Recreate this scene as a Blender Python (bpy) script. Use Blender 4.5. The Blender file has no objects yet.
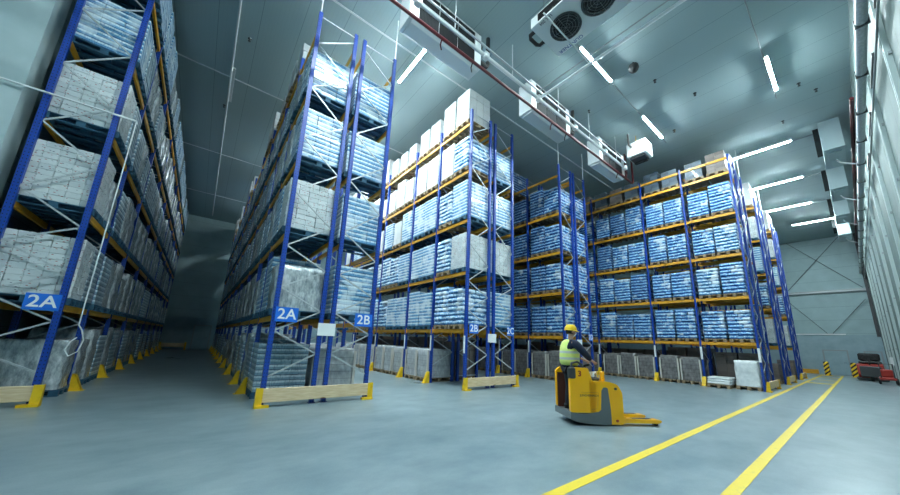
import bpy, math, random
from mathutils import Vector, Matrix
random.seed(11)
COL = bpy.context.scene.collection
PI = math.pi

# ------------------------------------------------------------------ materials
def mat(name, col, rough=0.5, metal=0.0, coat=0.0, spec=0.5):
    m = bpy.data.materials.new(name); m.use_nodes = True
    b = m.node_tree.nodes['Principled BSDF']
    b.inputs['Base Color'].default_value = (*col, 1)
    b.inputs['Roughness'].default_value = rough
    b.inputs['Metallic'].default_value = metal
    b.inputs['Coat Weight'].default_value = coat
    b.inputs['Specular IOR Level'].default_value = spec
    return m

class NT:
    """small helper around a material's node tree"""
    def __init__(s, m):
        s.t = m.node_tree; s.b = s.t.nodes['Principled BSDF']
        s.tc = s.t.nodes.new('ShaderNodeTexCoord')
    def n(s, typ, **kw):
        x = s.t.nodes.new(typ)
        for k, v in kw.items(): setattr(x, k, v)
        return x
    def l(s, a, b): s.t.links.new(a, b)
    def noise(s, scale, detail=3, src='Object', stretch=None, rough=0.5, vary=False):
        n = s.n('ShaderNodeTexNoise'); n.inputs['Scale'].default_value = scale
        n.inputs['Detail'].default_value = detail; n.inputs['Roughness'].default_value = rough
        out = s.tc.outputs[src]
        if vary:                                  # a different patch of the pattern on every copy
            oi = s.n('ShaderNodeObjectInfo'); va = s.n('ShaderNodeVectorMath', operation='ADD')
            k = s.n('ShaderNodeVectorMath', operation='SCALE'); k.inputs['Scale'].default_value = 37.0
            s.l(oi.outputs['Random'], k.inputs[0]); s.l(out, va.inputs[0]); s.l(k.outputs[0], va.inputs[1]); out = va.outputs[0]
        if stretch:
            mp = s.n('ShaderNodeMapping'); mp.inputs['Scale'].default_value = stretch
            s.l(out, mp.inputs['Vector']); out = mp.outputs['Vector']
        s.l(out, n.inputs['Vector']); return n.outputs['Fac']
    def ramp(s, fac, stops):
        r = s.n('ShaderNodeValToRGB'); e = r.color_ramp.elements
        while len(e) < len(stops): e.new(0.5)
        for el, (p, c) in zip(e, stops):
            el.position = p; el.color = (*c, 1) if len(c) == 3 else c
        s.l(fac, r.inputs['Fac']); return r.outputs['Color']
    def math(s, op, a, b=None, c=None):
        x = s.n('ShaderNodeMath', operation=op)
        for i, v in enumerate((a, b, c)):
            if v is None: continue
            if isinstance(v, (int, float)): x.inputs[i].default_value = v
            else: s.l(v, x.inputs[i])
        return x.outputs[0]
    def mix(s, fac, a, b, mode='MIX'):
        x = s.n('ShaderNodeMix', data_type='RGBA', blend_type=mode)
        for sock, v in ((x.inputs[0], fac), (x.inputs[6], a), (x.inputs[7], b)):
            if isinstance(v, (int, float)): sock.default_value = v
            elif isinstance(v, tuple): sock.default_value = (*v, 1)
            else: s.l(v, sock)
        return x.outputs[2]
    def xyz(s, src='Object'):
        x = s.n('ShaderNodeSeparateXYZ'); s.l(s.tc.outputs[src], x.inputs[0]); return x.outputs
    def color(s, c): s.l(c, s.b.inputs['Base Color'])
    def bump(s, h, strength=0.3, dist=0.02):
        x = s.n('ShaderNodeBump'); x.inputs['Strength'].default_value = strength
        x.inputs['Distance'].default_value = dist
        s.l(h, x.inputs['Height']); s.l(x.outputs[0], s.b.inputs['Normal'])
    def rough(s, r): s.l(r, s.b.inputs['Roughness'])

M = {}
def mk_materials():
    # paints and metals
    m = M['blue'] = mat('blue_paint', (0.008, 0.05, 0.42), 0.38); t = NT(m)
    x = t.xyz()                                   # punched slots along the upright
    f = t.math('FRACT', t.math('DIVIDE', x[2], 0.075))
    a = t.math('LESS_THAN', f, 0.38)
    b1 = t.math('LESS_THAN', t.math('ABSOLUTE', t.math('SUBTRACT', t.math('ABSOLUTE', x[0]), 0.026)), 0.007)
    b2 = t.math('LESS_THAN', t.math('ABSOLUTE', t.math('SUBTRACT', t.math('ABSOLUTE', x[1]), 0.026)), 0.007)
    hole = t.math('MULTIPLY', a, t.math('MAXIMUM', b1, b2))
    t.color(t.mix(hole, t.mix(t.noise(6), (0.004, 0.045, 0.30), (0.006, 0.056, 0.37)), (0.004, 0.008, 0.03)))
    m = M['orange'] = mat('orange_paint', (0.62, 0.30, 0.035), 0.42); t = NT(m)
    t.color(t.ramp(t.noise(5), [(0.3, (0.66, 0.30, 0.018)), (0.7, (0.78, 0.38, 0.03))]))
    M['wall_metal'] = mat('wall_steel', (0.42, 0.50, 0.50), 0.5, 0.2)
    m = M['galv'] = mat('galvanised_steel', (0.62, 0.66, 0.68), 0.42, 0.35); t = NT(m)
    t.color(t.ramp(t.noise(25), [(0.3, (0.40, 0.44, 0.46)), (0.7, (0.58, 0.61, 0.63))]))
    m = M['yellow'] = mat('yellow_paint', (0.85, 0.52, 0.012), 0.4); t = NT(m)
    t.color(t.ramp(t.noise(7, 4), [(0.25, (0.70, 0.42, 0.01)), (0.6, (0.88, 0.55, 0.014))]))
    m = M['truck_yellow'] = mat('truck_yellow_plastic', (0.95, 0.52, 0.003), 0.3, 0, 0.3); t = NT(m)
    t.color(t.ramp(t.noise(3), [(0.3, (1.0, 0.45, 0.002)), (0.7, (1.0, 0.50, 0.003))]))
    m = M['wood'] = mat('pine_wood', (0.72, 0.55, 0.34), 0.65); t = NT(m)
    w = t.noise(3, 4, stretch=(1.2, 9, 14))
    k = t.noise(2.4, 1, stretch=(1, 1, 2.2))
    t.color(t.mix(t.ramp(k, [(0.70, (0, 0, 0)), (0.76, (1, 1, 1))]), t.ramp(w, [(0.3, (0.62, 0.44, 0.25)), (0.7, (0.80, 0.64, 0.42))]), (0.25, 0.12, 0.05)))
    m = M['pallet_wood'] = mat('pallet_wood', (0.30, 0.22, 0.13), 0.8); t = NT(m)
    t.color(t.ramp(t.noise(6, 4, stretch=(1, 4, 4)), [(0.3, (0.20, 0.14, 0.08)), (0.7, (0.38, 0.28, 0.17))]))
    m = M['pallet_blue'] = mat('pallet_blue_paint', (0.05, 0.20, 0.34), 0.7); t = NT(m)
    t.color(t.ramp(t.noise(6, 4, stretch=(1, 4, 4)), [(0.3, (0.012, 0.06, 0.11)), (0.7, (0.03, 0.12, 0.20))]))
    # loads ---------------------------------------------------------------
    def bag(name, dark, mid, light, whiteness):
        m = M[name] = mat(name, mid, 0.33, 0, 0.25); t = NT(m)
        isl = t.n('ShaderNodeNewGeometry').outputs['Random Per Island']
        x = t.xyz()
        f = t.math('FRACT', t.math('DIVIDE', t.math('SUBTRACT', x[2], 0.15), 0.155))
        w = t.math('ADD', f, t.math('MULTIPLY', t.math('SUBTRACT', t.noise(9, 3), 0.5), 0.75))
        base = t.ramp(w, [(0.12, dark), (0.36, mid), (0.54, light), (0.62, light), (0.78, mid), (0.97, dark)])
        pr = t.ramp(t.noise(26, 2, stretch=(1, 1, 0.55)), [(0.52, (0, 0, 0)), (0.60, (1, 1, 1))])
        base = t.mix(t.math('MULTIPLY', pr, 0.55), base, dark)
        wh = t.ramp(t.math('ADD', t.math('MULTIPLY', isl, 0.35), t.noise(3.1, 4, vary=True)), [(0.80 - whiteness, (0, 0, 0)), (0.98 - whiteness, (1, 1, 1))])  # film highlights painted into the colour as random pale blobs
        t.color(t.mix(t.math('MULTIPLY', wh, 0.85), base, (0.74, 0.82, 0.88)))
        t.bump(t.noise(34, 3), 0.45, 0.012)
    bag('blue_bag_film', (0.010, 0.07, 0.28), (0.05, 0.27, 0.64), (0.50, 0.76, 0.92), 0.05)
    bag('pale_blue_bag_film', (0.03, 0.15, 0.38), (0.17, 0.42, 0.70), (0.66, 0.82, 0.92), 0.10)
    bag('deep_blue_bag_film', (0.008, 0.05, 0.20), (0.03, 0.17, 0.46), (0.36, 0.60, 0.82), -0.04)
    def tray(name, dark, mid, light, h, wh):
        m = M[name] = mat(name, mid, 0.28, 0, 0.3); t = NT(m)
        isl = t.n('ShaderNodeNewGeometry').outputs['Random Per Island']
        x = t.xyz()
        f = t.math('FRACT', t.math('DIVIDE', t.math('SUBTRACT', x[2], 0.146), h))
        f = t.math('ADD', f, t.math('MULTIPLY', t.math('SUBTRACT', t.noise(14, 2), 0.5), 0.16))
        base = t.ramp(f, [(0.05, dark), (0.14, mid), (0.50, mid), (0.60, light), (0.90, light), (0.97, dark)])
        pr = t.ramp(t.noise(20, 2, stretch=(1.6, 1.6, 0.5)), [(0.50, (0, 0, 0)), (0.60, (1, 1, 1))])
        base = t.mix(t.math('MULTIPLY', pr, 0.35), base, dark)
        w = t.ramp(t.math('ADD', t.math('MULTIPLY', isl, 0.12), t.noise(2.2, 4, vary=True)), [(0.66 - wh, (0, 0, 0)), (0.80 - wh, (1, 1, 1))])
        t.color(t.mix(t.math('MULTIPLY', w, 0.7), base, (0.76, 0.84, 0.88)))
        t.bump(t.noise(30, 3), 0.35, 0.01)
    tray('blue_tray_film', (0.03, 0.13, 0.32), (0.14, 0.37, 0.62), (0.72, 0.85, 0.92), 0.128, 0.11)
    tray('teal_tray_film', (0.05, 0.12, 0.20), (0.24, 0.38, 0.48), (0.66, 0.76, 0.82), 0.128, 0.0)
    def carton(name, a, b, ink, amount):
        m = M[name] = mat(name, a, 0.5, 0, 0.15); t = NT(m)
        isl = t.n('ShaderNodeNewGeometry').outputs['Random Per Island']
        base = t.mix(isl, a, b)
        v = t.n('ShaderNodeTexVoronoi'); mp = t.n('ShaderNodeMapping'); mp.inputs['Scale'].default_value = (13, 13, 34)
        t.l(t.tc.outputs['Object'], mp.inputs['Vector']); t.l(mp.outputs[0], v.inputs['Vector']); v.inputs['Scale'].default_value = 1.0
        d = t.ramp(v.outputs['Distance'], [(0.20, (1, 1, 1)), (0.27, (0, 0, 0))])
        sel = t.n('ShaderNodeSeparateColor'); t.l(v.outputs['Color'], sel.inputs[0])
        pick = t.math('LESS_THAN', sel.outputs[0], amount)
        t.color(t.mix(t.math('MULTIPLY', d, pick), base, t.mix(t.math('GREATER_THAN', sel.outputs[1], 0.72), ink, (0.35, 0.06, 0.05))))
        t.bump(t.noise(22, 3), 0.25, 0.008)
    carton('white_carton', (0.52, 0.57, 0.59), (0.66, 0.70, 0.71), (0.05, 0.07, 0.11), 0.62)
    carton('plain_carton', (0.52, 0.545, 0.55), (0.60, 0.62, 0.625), (0.26, 0.30, 0.34), 0.16)
    carton('brown_carton', (0.16, 0.13, 0.12), (0.24, 0.20, 0.18), (0.05, 0.04, 0.04), 0.25)
    carton('dark_crate', (0.045, 0.07, 0.10), (0.10, 0.14, 0.18), (0.20, 0.24, 0.28), 0.30)
    m = M['silver_wrap'] = mat('silver_stretch_wrap', (0.42, 0.47, 0.50), 0.22, 0.25, 0.4); t = NT(m)
    w = t.noise(4, 5, stretch=(3, 3, 1.2), rough=0.65, vary=True)
    t.color(t.ramp(w, [(0.32, (0.25, 0.29, 0.32)), (0.5, (0.52, 0.57, 0.60)), (0.68, (0.82, 0.85, 0.87))]))
    t.bump(t.noise(9, 5, stretch=(2, 2, 1)), 0.6, 0.03)
    m = M['grey_wrap'] = mat('grey_stretch_wrap', (0.40, 0.42, 0.44), 0.35, 0.0, 0.3); t = NT(m)
    x = t.xyz()
    band = t.math('FRACT', t.math('DIVIDE', x[2], 0.19))
    c = t.ramp(t.noise(5, 5, stretch=(2, 2, 1)), [(0.3, (0.30, 0.32, 0.34)), (0.7, (0.52, 0.54, 0.55))])
    t.color(t.mix(t.math('MULTIPLY', t.math('LESS_THAN', band, 0.07), 0.6), c, (0.14, 0.15, 0.16)))
    t.bump(t.noise(10, 4), 0.4, 0.02)
    m = M['brown_wrap'] = mat('brown_stretch_wrap', (0.2, 0.18, 0.17), 0.3, 0.0, 0.3); t = NT(m)
    x = t.xyz(); band = t.math('LESS_THAN', t.math('FRACT', t.math('DIVIDE', x[2], 0.17)), 0.10)
    c = t.ramp(t.noise(5, 5, stretch=(2, 2, 1)), [(0.3, (0.10, 0.095, 0.095)), (0.7, (0.26, 0.25, 0.25))])
    t.color(t.mix(t.math('MULTIPLY', band, 0.6), c, (0.05, 0.05, 0.05))); t.bump(t.noise(10, 4), 0.4, 0.02)
    m = M['white_wrap'] = mat('white_stretch_wrap', (0.72, 0.76, 0.78), 0.35, 0.0, 0.3); t = NT(m)
    t.color(t.ramp(t.noise(8, 4), [(0.3, (0.64, 0.68, 0.70)), (0.7, (0.80, 0.83, 0.84))])); t.bump(t.noise(10, 4), 0.4, 0.02)
    M['cardboard_edge'] = mat('cardboard_edge', (0.60, 0.57, 0.52), 0.7)
    # room -----------------------------------------------------------------
    m = M['floor'] = mat('polished_concrete', (0.4, 0.44, 0.46), 0.3); t = NT(m)
    n1 = t.noise(0.35, 6, rough=0.6); n2 = t.noise(1.3, 7, stretch=(1, 1.5, 1), rough=0.62); n3 = t.noise(60, 2)
    c = t.mix(0.5, t.ramp(n1, [(0.32, (0.115, 0.178, 0.205)), (0.68, (0.27, 0.338, 0.36))]), t.ramp(n2, [(0.32, (0.10, 0.162, 0.19)), (0.68, (0.30, 0.368, 0.39))]))
    c = t.mix(0.05, c, t.ramp(n3, [(0.4, (0.16, 0.19, 0.20)), (0.6, (0.5, 0.52, 0.53))]))
    t.color(c)
    t.rough(t.ramp(n1, [(0.3, (0.27, 0.27, 0.27)), (0.7, (0.36, 0.36, 0.36))]))
    m = M['ceiling'] = mat('ceiling_panel', (0.60, 0.66, 0.68), 0.7, spec=0.15); t = NT(m)
    x = t.xyz(); f = t.math('FRACT', t.math('DIVIDE', x[0], 1.15))
    line = t.math('LESS_THAN', f, 0.014)
    f2 = t.math('LESS_THAN', t.math('FRACT', t.math('DIVIDE', x[0], 0.115)), 0.16)
    c = t.mix(t.math('MULTIPLY', f2, 0.07), (0.37, 0.475, 0.495), (0.20, 0.27, 0.285))
    t.color(t.mix(t.math('MULTIPLY', line, 0.6), c, (0.14, 0.19, 0.21)))
    def wallmat(name, col, dark, pitch, axis, w=0.012, vp=None):
        m = M[name] = mat(name, col, 0.65, spec=0.25); t = NT(m)
        x = t.xyz(); f = t.math('FRACT', t.math('DIVIDE', x[axis], pitch))
        line = t.math('LESS_THAN', f, w)
        c = t.ramp(t.noise(1.1, 5), [(0.3, tuple(v * 0.9 for v in col)), (0.7, tuple(min(1, v * 1.07) for v in col))])
        t.color(t.mix(line, c, dark))
        t.bump(t.math('SUBTRACT', 1.0, line), 0.3, 0.02)
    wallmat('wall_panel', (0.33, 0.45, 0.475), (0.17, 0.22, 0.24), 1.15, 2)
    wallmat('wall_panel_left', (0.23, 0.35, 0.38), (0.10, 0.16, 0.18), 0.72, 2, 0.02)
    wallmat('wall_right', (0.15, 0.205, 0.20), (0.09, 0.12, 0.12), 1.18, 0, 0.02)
    m = M['plinth'] = mat('concrete_plinth', (0.36, 0.42, 0.46), 0.75); t = NT(m)
    t.color(t.ramp(t.noise(1.6, 6), [(0.3, (0.24, 0.35, 0.40)), (0.7, (0.32, 0.43, 0.48))]))
    m = M['plaster'] = mat('pale_plaster', (0.62, 0.68, 0.69), 0.8); t = NT(m)
    t.color(t.ramp(t.noise(2, 5), [(0.3, (0.38, 0.48, 0.50)), (0.7, (0.45, 0.55, 0.57))]))
    m = M['line'] = mat('yellow_floor_paint', (0.80, 0.60, 0.035), 0.5); t = NT(m)
    t.color(t.ramp(t.noise(9, 5, rough=0.7), [(0.24, (0.40, 0.35, 0.12)), (0.44, (0.70, 0.51, 0.03))]))
    # small stuff -----------------------------------------------------------
    M['white'] = mat('white_enamel', (0.74, 0.77, 0.78), 0.45)
    M['offwhite'] = mat('cooler_white_sheet', (0.72, 0.76, 0.77), 0.5)
    M['offwhite_dim'] = mat('cooler_white_sheet_dimmed', (0.40, 0.50, 0.53), 0.5)  # same white sheet, dimness by the right wall put into the colour
    M['steel'] = mat('steel_grey', (0.30, 0.33, 0.34), 0.45, 0.5)
    M['black'] = mat('black_rubber', (0.012, 0.013, 0.015), 0.6)
    M['dark'] = mat('dark_grey_plastic', (0.045, 0.05, 0.055), 0.5)
    M['truck_grey'] = mat('truck_grey_plastic', (0.13, 0.15, 0.16), 0.45)
    M['red'] = mat('red_pipe_paint', (0.09, 0.006, 0.010), 0.42)
    M['bright_red'] = mat('bright_red_paint', (0.38, 0.028, 0.018), 0.4)
    M['sign_blue'] = mat('sign_blue', (0.012, 0.16, 0.70), 0.45)
    M['sign_white'] = mat('sign_white', (0.85, 0.87, 0.88), 0.5)
    M['paper'] = mat('white_paper', (0.82, 0.84, 0.85), 0.7)
    M['ink'] = mat('dark_ink', (0.03, 0.035, 0.045), 0.6)
    M['blue_ink'] = mat('blue_ink', (0.015, 0.08, 0.32), 0.6)
    M['red_ink'] = mat('red_ink', (0.35, 0.03, 0.02), 0.6)
    M['skin'] = mat('skin', (0.50, 0.27, 0.18), 0.55)
    M['navy'] = mat('navy_cloth', (0.005, 0.012, 0.036), 0.85)
    M['trouser'] = mat('black_trouser_cloth', (0.010, 0.013, 0.022), 0.9)
    M['hivis'] = mat('hi_vis_yellow', (0.62, 0.82, 0.10), 0.7)
    M['reflective'] = mat('reflective_tape', (0.58, 0.62, 0.62), 0.35)
    M['helmet'] = mat('yellow_helmet_plastic', (0.90, 0.60, 0.01), 0.3, 0, 0.3)
    M['hair'] = mat('dark_hair', (0.03, 0.022, 0.018), 0.8)
    M['maroon'] = mat('maroon_pad', (0.10, 0.03, 0.02), 0.7)
    m = M['coil'] = mat('coil_fins', (0.03, 0.034, 0.038), 0.6, spec=0.2); t = NT(m)
    x = t.xyz(); f = t.math('FRACT', t.math('DIVIDE', x[0], 0.05))
    t.color(t.mix(t.math('LESS_THAN', f, 0.4), (0.006, 0.007, 0.008), (0.022, 0.026, 0.028)))
    m = M['lamp'] = mat('lamp_tube', (0.9, 0.95, 1.0), 0.5)
    b = m.node_tree.nodes['Principled BSDF']
    b.inputs['Emission Color'].default_value = (0.80, 0.97, 1.0, 1); b.inputs['Emission Strength'].default_value = LAMP
    m = M['hazard'] = mat('hazard_stripes', (0.8, 0.5, 0.01), 0.45); t = NT(m)
    x = t.xyz(); f = t.math('FRACT', t.math('DIVIDE', t.math('ADD', x[2], t.math('MULTIPLY', x[1], 1.0)), 0.30))
    t.color(t.mix(t.math('GREATER_THAN', f, 0.5), (0.85, 0.55, 0.012), (0.015, 0.015, 0.017)))
LAMP = 700.0
mk_materials()

# ------------------------------------------------------------------ mesh builder
class MB:
    def __init__(s): s.v = []; s.f = []; s.smooth = []
    def add(s, vs, fs, smooth=False):
        o = len(s.v); s.v += [tuple(p) for p in vs]
        s.f += [tuple(i + o for i in f) for f in fs]; s.smooth += [smooth] * len(fs); return s
    def box(s, x0, x1, y0, y1, z0, z1):
        return s.add([(x0,y0,z0),(x1,y0,z0),(x1,y1,z0),(x0,y1,z0),(x0,y0,z1),(x1,y0,z1),(x1,y1,z1),(x0,y1,z1)],
                     [(3,2,1,0),(4,5,6,7),(0,1,5,4),(1,2,6,5),(2,3,7,6),(3,0,4,7)])
    def cham(s, x0, x1, y0, y1, z0, z1, c=0.015):
        """box with chamfered edges (top, bottom and verticals)"""
        def ring(z, d):
            a, b, e, g = x0 + d, x1 - d, y0 + d, y1 - d
            return [(a+c,e,z),(b-c,e,z),(b,e+c,z),(b,g-c,z),(b-c,g,z),(a+c,g,z),(a,g-c,z),(a,e+c,z)]
        vs = ring(z0, c) + ring(z0 + c, 0) + ring(z1 - c, 0) + ring(z1, c)
        fs = [tuple(reversed(range(8))), tuple(range(24, 32))]
        for r in range(3):
            for i in range(8):
                j = (i + 1) % 8; fs.append((r*8+i, r*8+j, r*8+8+j, r*8+8+i))
        return s.add(vs, fs)
    def tube(s, pts, r, n=8, caps=True):
        pts = [Vector(p) for p in pts]; rs = r if isinstance(r, (list, tuple)) else [r] * len(pts)
        vs = []; fs = []; prev = None
        for i, p in enumerate(pts):
            d = (pts[min(i+1, len(pts)-1)] - pts[max(i-1, 0)]).normalized()
            if prev is None:
                a = Vector((0,0,1)) if abs(d.z) < 0.9 else Vector((1,0,0))
                u = d.cross(a).normalized()
            else:
                u = (prev - d * prev.dot(d)).normalized()
            prev = u; w = d.cross(u)
            for k in range(n):
                t = 2*PI*k/n; vs.append(p + (u*math.cos(t) + w*math.sin(t)) * rs[i])
        for i in range(len(pts)-1):
            for k in range(n):
                j = (k+1) % n; fs.append((i*n+k, i*n+j, i*n+n+j, i*n+n+k))
        s.add(vs, fs, True)
        if caps:
            m = len(pts) - 1
            s.add(vs[:n], [tuple(reversed(range(n)))]); s.add(vs[m*n:], [tuple(range(n))])
        return s
    def bar(s, p, q, w, h, up=(0,0,1)):
        p = Vector(p); q = Vector(q); d = (q-p).normalized(); up = Vector(up)
        if abs(d.dot(up)) > 0.95: up = Vector((1,0,0))
        a = d.cross(up).normalized() * w/2; b = a.cross(d).normalized() * h/2
        vs = [p-a-b, p+a-b, p+a+b, p-a+b, q-a-b, q+a-b, q+a+b, q-a+b]
        return s.add(vs, [(0,1,2,3),(7,6,5,4),(0,4,5,1),(1,5,6,2),(2,6,7,3),(3,7,4,0)])
    def prism(s, poly, y0, y1, axis='y'):
        """poly of (x,z) extruded along y (or (y,z) along x, or (x,y) along z)"""
        def P(a, b, t):
            return {'y': (a, t, b), 'x': (t, a, b), 'z': (a, b, t)}[axis]
        n = len(poly)
        vs = [P(a, b, y0) for a, b in poly] + [P(a, b, y1) for a, b in poly]
        fs = [tuple(range(n)), tuple(range(2*n-1, n-1, -1))]
        for i in range(n):
            j = (i+1) % n; fs.append((j, i, n+i, n+j))
        return s.add(vs, fs)
    def lathe(s, prof, n=20, c=(0,0,0)):
        vs = []; fs = []
        for r, z in prof:
            for k in range(n):
                t = 2*PI*k/n; vs.append((c[0]+r*math.cos(t), c[1]+r*math.sin(t), c[2]+z))
        for i in range(len(prof)-1):
            for k in range(n):
                j = (k+1) % n; fs.append((i*n+k, i*n+j, i*n+n+j, i*n+n+k))
        s.add(vs, fs, True)
        return s
    def xf(s, m):
        s.v = [tuple(m @ Vector(p)) for p in s.v]; return s
    def mesh(s, name, m):
        me = bpy.data.meshes.new(name); me.from_pydata(s.v, [], s.f)
        me.materials.append(m)
        me.polygons.foreach_set('use_smooth', s.smooth); me.update()
        import bmesh
        bm = bmesh.new(); bm.from_mesh(me); bmesh.ops.recalc_face_normals(bm, faces=bm.faces[:]); bm.to_mesh(me); bm.free()
        return me
    def build(s, name, m, parent=None, loc=(0,0,0), rz=0):
        return link(name, s.mesh(name, m), parent, loc, rz)

def link(name, me, parent=None, loc=(0,0,0), rz=0):
    o = bpy.data.objects.new(name, me); COL.objects.link(o)
    o.location = loc; o.rotation_euler = (0, 0, rz)
    if parent is not None: o.parent = parent
    return o
def tag(o, label, cat, group=None):
    o['label'] = label; o['category'] = cat
    if group: o['group'] = group
    return o
def thing(name, label, cat, loc=(0,0,0), rz=0, group=None):
    o = bpy.data.objects.new(name, None); COL.objects.link(o)
    o.empty_display_size = 0.1
    o.location = loc; o.rotation_euler = (0, 0, rz)
    return tag(o, label, cat, group)
def struct(o, kind='structure'):
    o['kind'] = kind; return o
def text_mesh(txt, size, m, name, depth=0.004, offset=0.0, space=1.0):
    """flat lettering in the local xz plane, facing -y, centred"""
    c = bpy.data.curves.new(name, 'FONT'); c.body = txt; c.size = size; c.extrude = depth; c.offset = offset
    c.align_x = 'CENTER'; c.align_y = 'CENTER'; c.space_character = space
    o = bpy.data.objects.new(name, c); COL.objects.link(o)
    bpy.context.view_layer.update()
    me = bpy.data.meshes.new_from_object(o.evaluated_get(bpy.context.evaluated_depsgraph_get()))
    bpy.data.objects.remove(o)
    me.transform(Matrix.Rotation(PI/2, 4, 'X')); me.materials.clear(); me.materials.append(m); me.name = name
    return me

# ------------------------------------------------------------------ the room
XL, XR, YF, YB, ZC = -4.35, 43.2, -1.28, 36.4, 12.0
struct(MB().box(XL-0.3, XR+0.3, YF-0.3, YB+0.3, -0.2, 0).build('floor', M['floor']))
struct(MB().box(XL-0.3, XR+0.3, YF-0.3, YB+0.3, ZC, ZC+0.2).build('ceiling', M['ceiling']))
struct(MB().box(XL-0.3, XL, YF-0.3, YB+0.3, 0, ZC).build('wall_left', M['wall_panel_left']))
struct(MB().box(XL, -3.62, 10.02, 10.62, 0, ZC).build('trim_1', M['plaster']))           # pilaster beside the left rack
struct(MB().box(XL, XR, YB, YB+0.3, 0, ZC).build('wall_back', M['wall_panel']))
struct(MB().box(XR, XR+0.3, YF-0.3, YB+0.3, 0, ZC).build('wall_end', M['wall_panel']))
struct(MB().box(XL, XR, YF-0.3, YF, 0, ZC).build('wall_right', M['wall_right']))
struct(MB().box(XL, XR, YB-0.12, YB, 0, 2.75).build('trim_2', M['plinth']))
struct(MB().box(XR-0.12, XR, YF, YB-0.12, 0, 3.35).build('trim_3', M['plinth']))
struct(MB().box(XR-0.2, XR-0.12, 0.5, 12, 3.33, 3.43).build('trim_4', M['white']))
struct(MB().box(XR-0.2, XR, YF, 20, 7.0, 7.22).build('trim_5', M['steel']))
struct(MB().box(XR-0.22, XR, YF+0.02, YF+0.20, 3.2, ZC).build('trim_6', M['dark']))     # dark corner column
for i, y in enumerate((8.85, 14.8, 22.2, 29.6)):
    struct(MB().box(XL, XR, y-0.03, y+0.03, ZC-0.02, ZC).build('trim_%d' % (7+i), M['white']))
# cross bracing on the end wall
def brace_rod(name_label, a, b, r=0.02):
    tag(MB().tube([a, b], r, 6).build('bracing_rod', M['dark']), name_label, 'rod', 'bracing rods on the end wall')
xb = XR - 0.26
brace_rod('upper bracing rod falling to the right across the far end wall', (xb, 2.9, 11.95), (xb, -0.95, 7.25))
brace_rod('upper bracing rod rising to the right across the far end wall', (xb+0.06, 3.5, 7.25), (xb+0.06, -0.3, 11.95))
brace_rod('lower bracing rod falling right onto the ledge, far end wall', (xb, 3.9, 6.95), (xb, 1.5, 3.45))
brace_rod('lower bracing rod rising right from the ledge, far end wall', (xb+0.06, 1.2, 3.45), (xb+0.06, -0.95, 6.3))
# doors
def door(n, loc, rz, w, h):
    d = struct(MB().box(-w/2, w/2, -0.03, 0.03, 0.02, h).build('door_%d' % n, M['plinth'], None, loc, rz))
    f = MB(); f.box(-w/2-0.09, -w/2, -0.05, 0.05, 0, h+0.09); f.box(w/2, w/2+0.09, -0.05, 0.05, 0, h+0.09); f.box(-w/2, w/2, -0.05, 0.05, h, h+0.09)
    f.build('door_frame', M['steel'], d)
    MB().tube([(w/2-0.12, -0.03, 1.02), (w/2-0.12, -0.08, 1.02), (w/2-0.26, -0.08, 1.02)], 0.014, 6).build('door_handle', M['dark'], d)
door(1, (XR-0.16, 1.3, 0), -PI/2, 1.25, 1.98)
door(2, (XR-0.16, -0.68, 0), -PI/2, 0.75, 1.95)
door(3, (0.35, YB-0.16, 0), 0, 1.1, 2.05)
# floor markings
def paint(x0, x1, y0, y1, label, z=0.004):
    tag(MB().box(x0, x1, y0, y1, 0.0, z).build('floor_line', M['line']), label, 'floor marking')
paint(0.5, 41.2, 2.11, 2.24, 'long yellow floor line nearer the row of racks')
paint(0.5, 41.2, 1.02, 1.15, 'long yellow floor line nearer the right wall')
for x, nm in ((27.5, 'nearest'), (31.5, 'second'), (35.5, 'third'), (39.8, 'farthest')):
    paint(x, x+0.45 if x > 28 else x+0.7, 1.15, 2.11, nm + ' yellow rung painted between the two floor lines')

# ------------------------------------------------------------------ racks
LEV = [1.95, 3.95, 5.90, 7.87, 9.90]
GRID = [8.05, 10.0, 11.95, 14.8, 17.65, 20.5, 23.35, 26.2, 29.05, 31.9, 34.75]
RGRID = [2.55, 4.5, 6.42, 9.3, 12.15]
D = 1.03                                   # frame depth
def upright_mesh(h):
    b = MB()
    poly = [(-0.05,-0.04),(0.05,-0.04),(0.05,0.04),(0.03,0.04),(0.022,0.028),(-0.022,0.028),(-0.03,0.04),(-0.05,0.04)]
    b.prism(poly, 0.01, h, 'z'); b.box(-0.075, 0.075, -0.075, 0.075, 0, 0.012)
    return b.mesh('upright', M['blue'])
NODES = [0.6, 1.1, 1.6, 2.1, 2.6, 3.1, 3.6, 4.25, 5.0, 5.75, 6.5, 7.2, 8.0, 8.7, 9.4, 10.1]
def brace_mesh(h, mirror=False):
    """galvanised zigzag between the two posts of a frame, local x 0..D"""
    b = MB(); last = None
    for i, z in enumerate(NODES):
        if z > h: break
        p = (0.03 if (i % 2 == 0) != mirror else D-0.03, 0, z)
        if last: b.bar(last, p, 0.022, 0.034)
        last = p
    b.bar((0.03, 0, h-0.12), (D-0.03, 0, h-0.12), 0.022, 0.034)
    b.bar((0.03, 0, 0.2), (D-0.03, 0, 0.2), 0.022, 0.034)
    return b.mesh('brace', M['galv'])
def beam_mesh(L):
    b = MB()
    b.prism([(-0.025,-0.13),(0.025,-0.13),(0.025,0.0),(0.005,0.0),(0.005,-0.022),(-0.025,-0.022)], 0.03, L-0.03, 'y')
    return b.mesh('beam', M['orange'])
def connector_mesh():
    b = MB(); b.box(-0.045, 0.045, 0.0, 0.006, -0.17, 0.06); b.box(0.026, 0.045, 0.006, 0.026, -0.17, 0.06)
    return b.mesh('beam_connector', M['orange'])
CONN = connector_mesh()
UPR = upright_mesh(10.42); UPRT = upright_mesh(10.76); BR = brace_mesh(10.42); BRM = brace_mesh(10.42, True)
BEAM = {}
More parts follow.
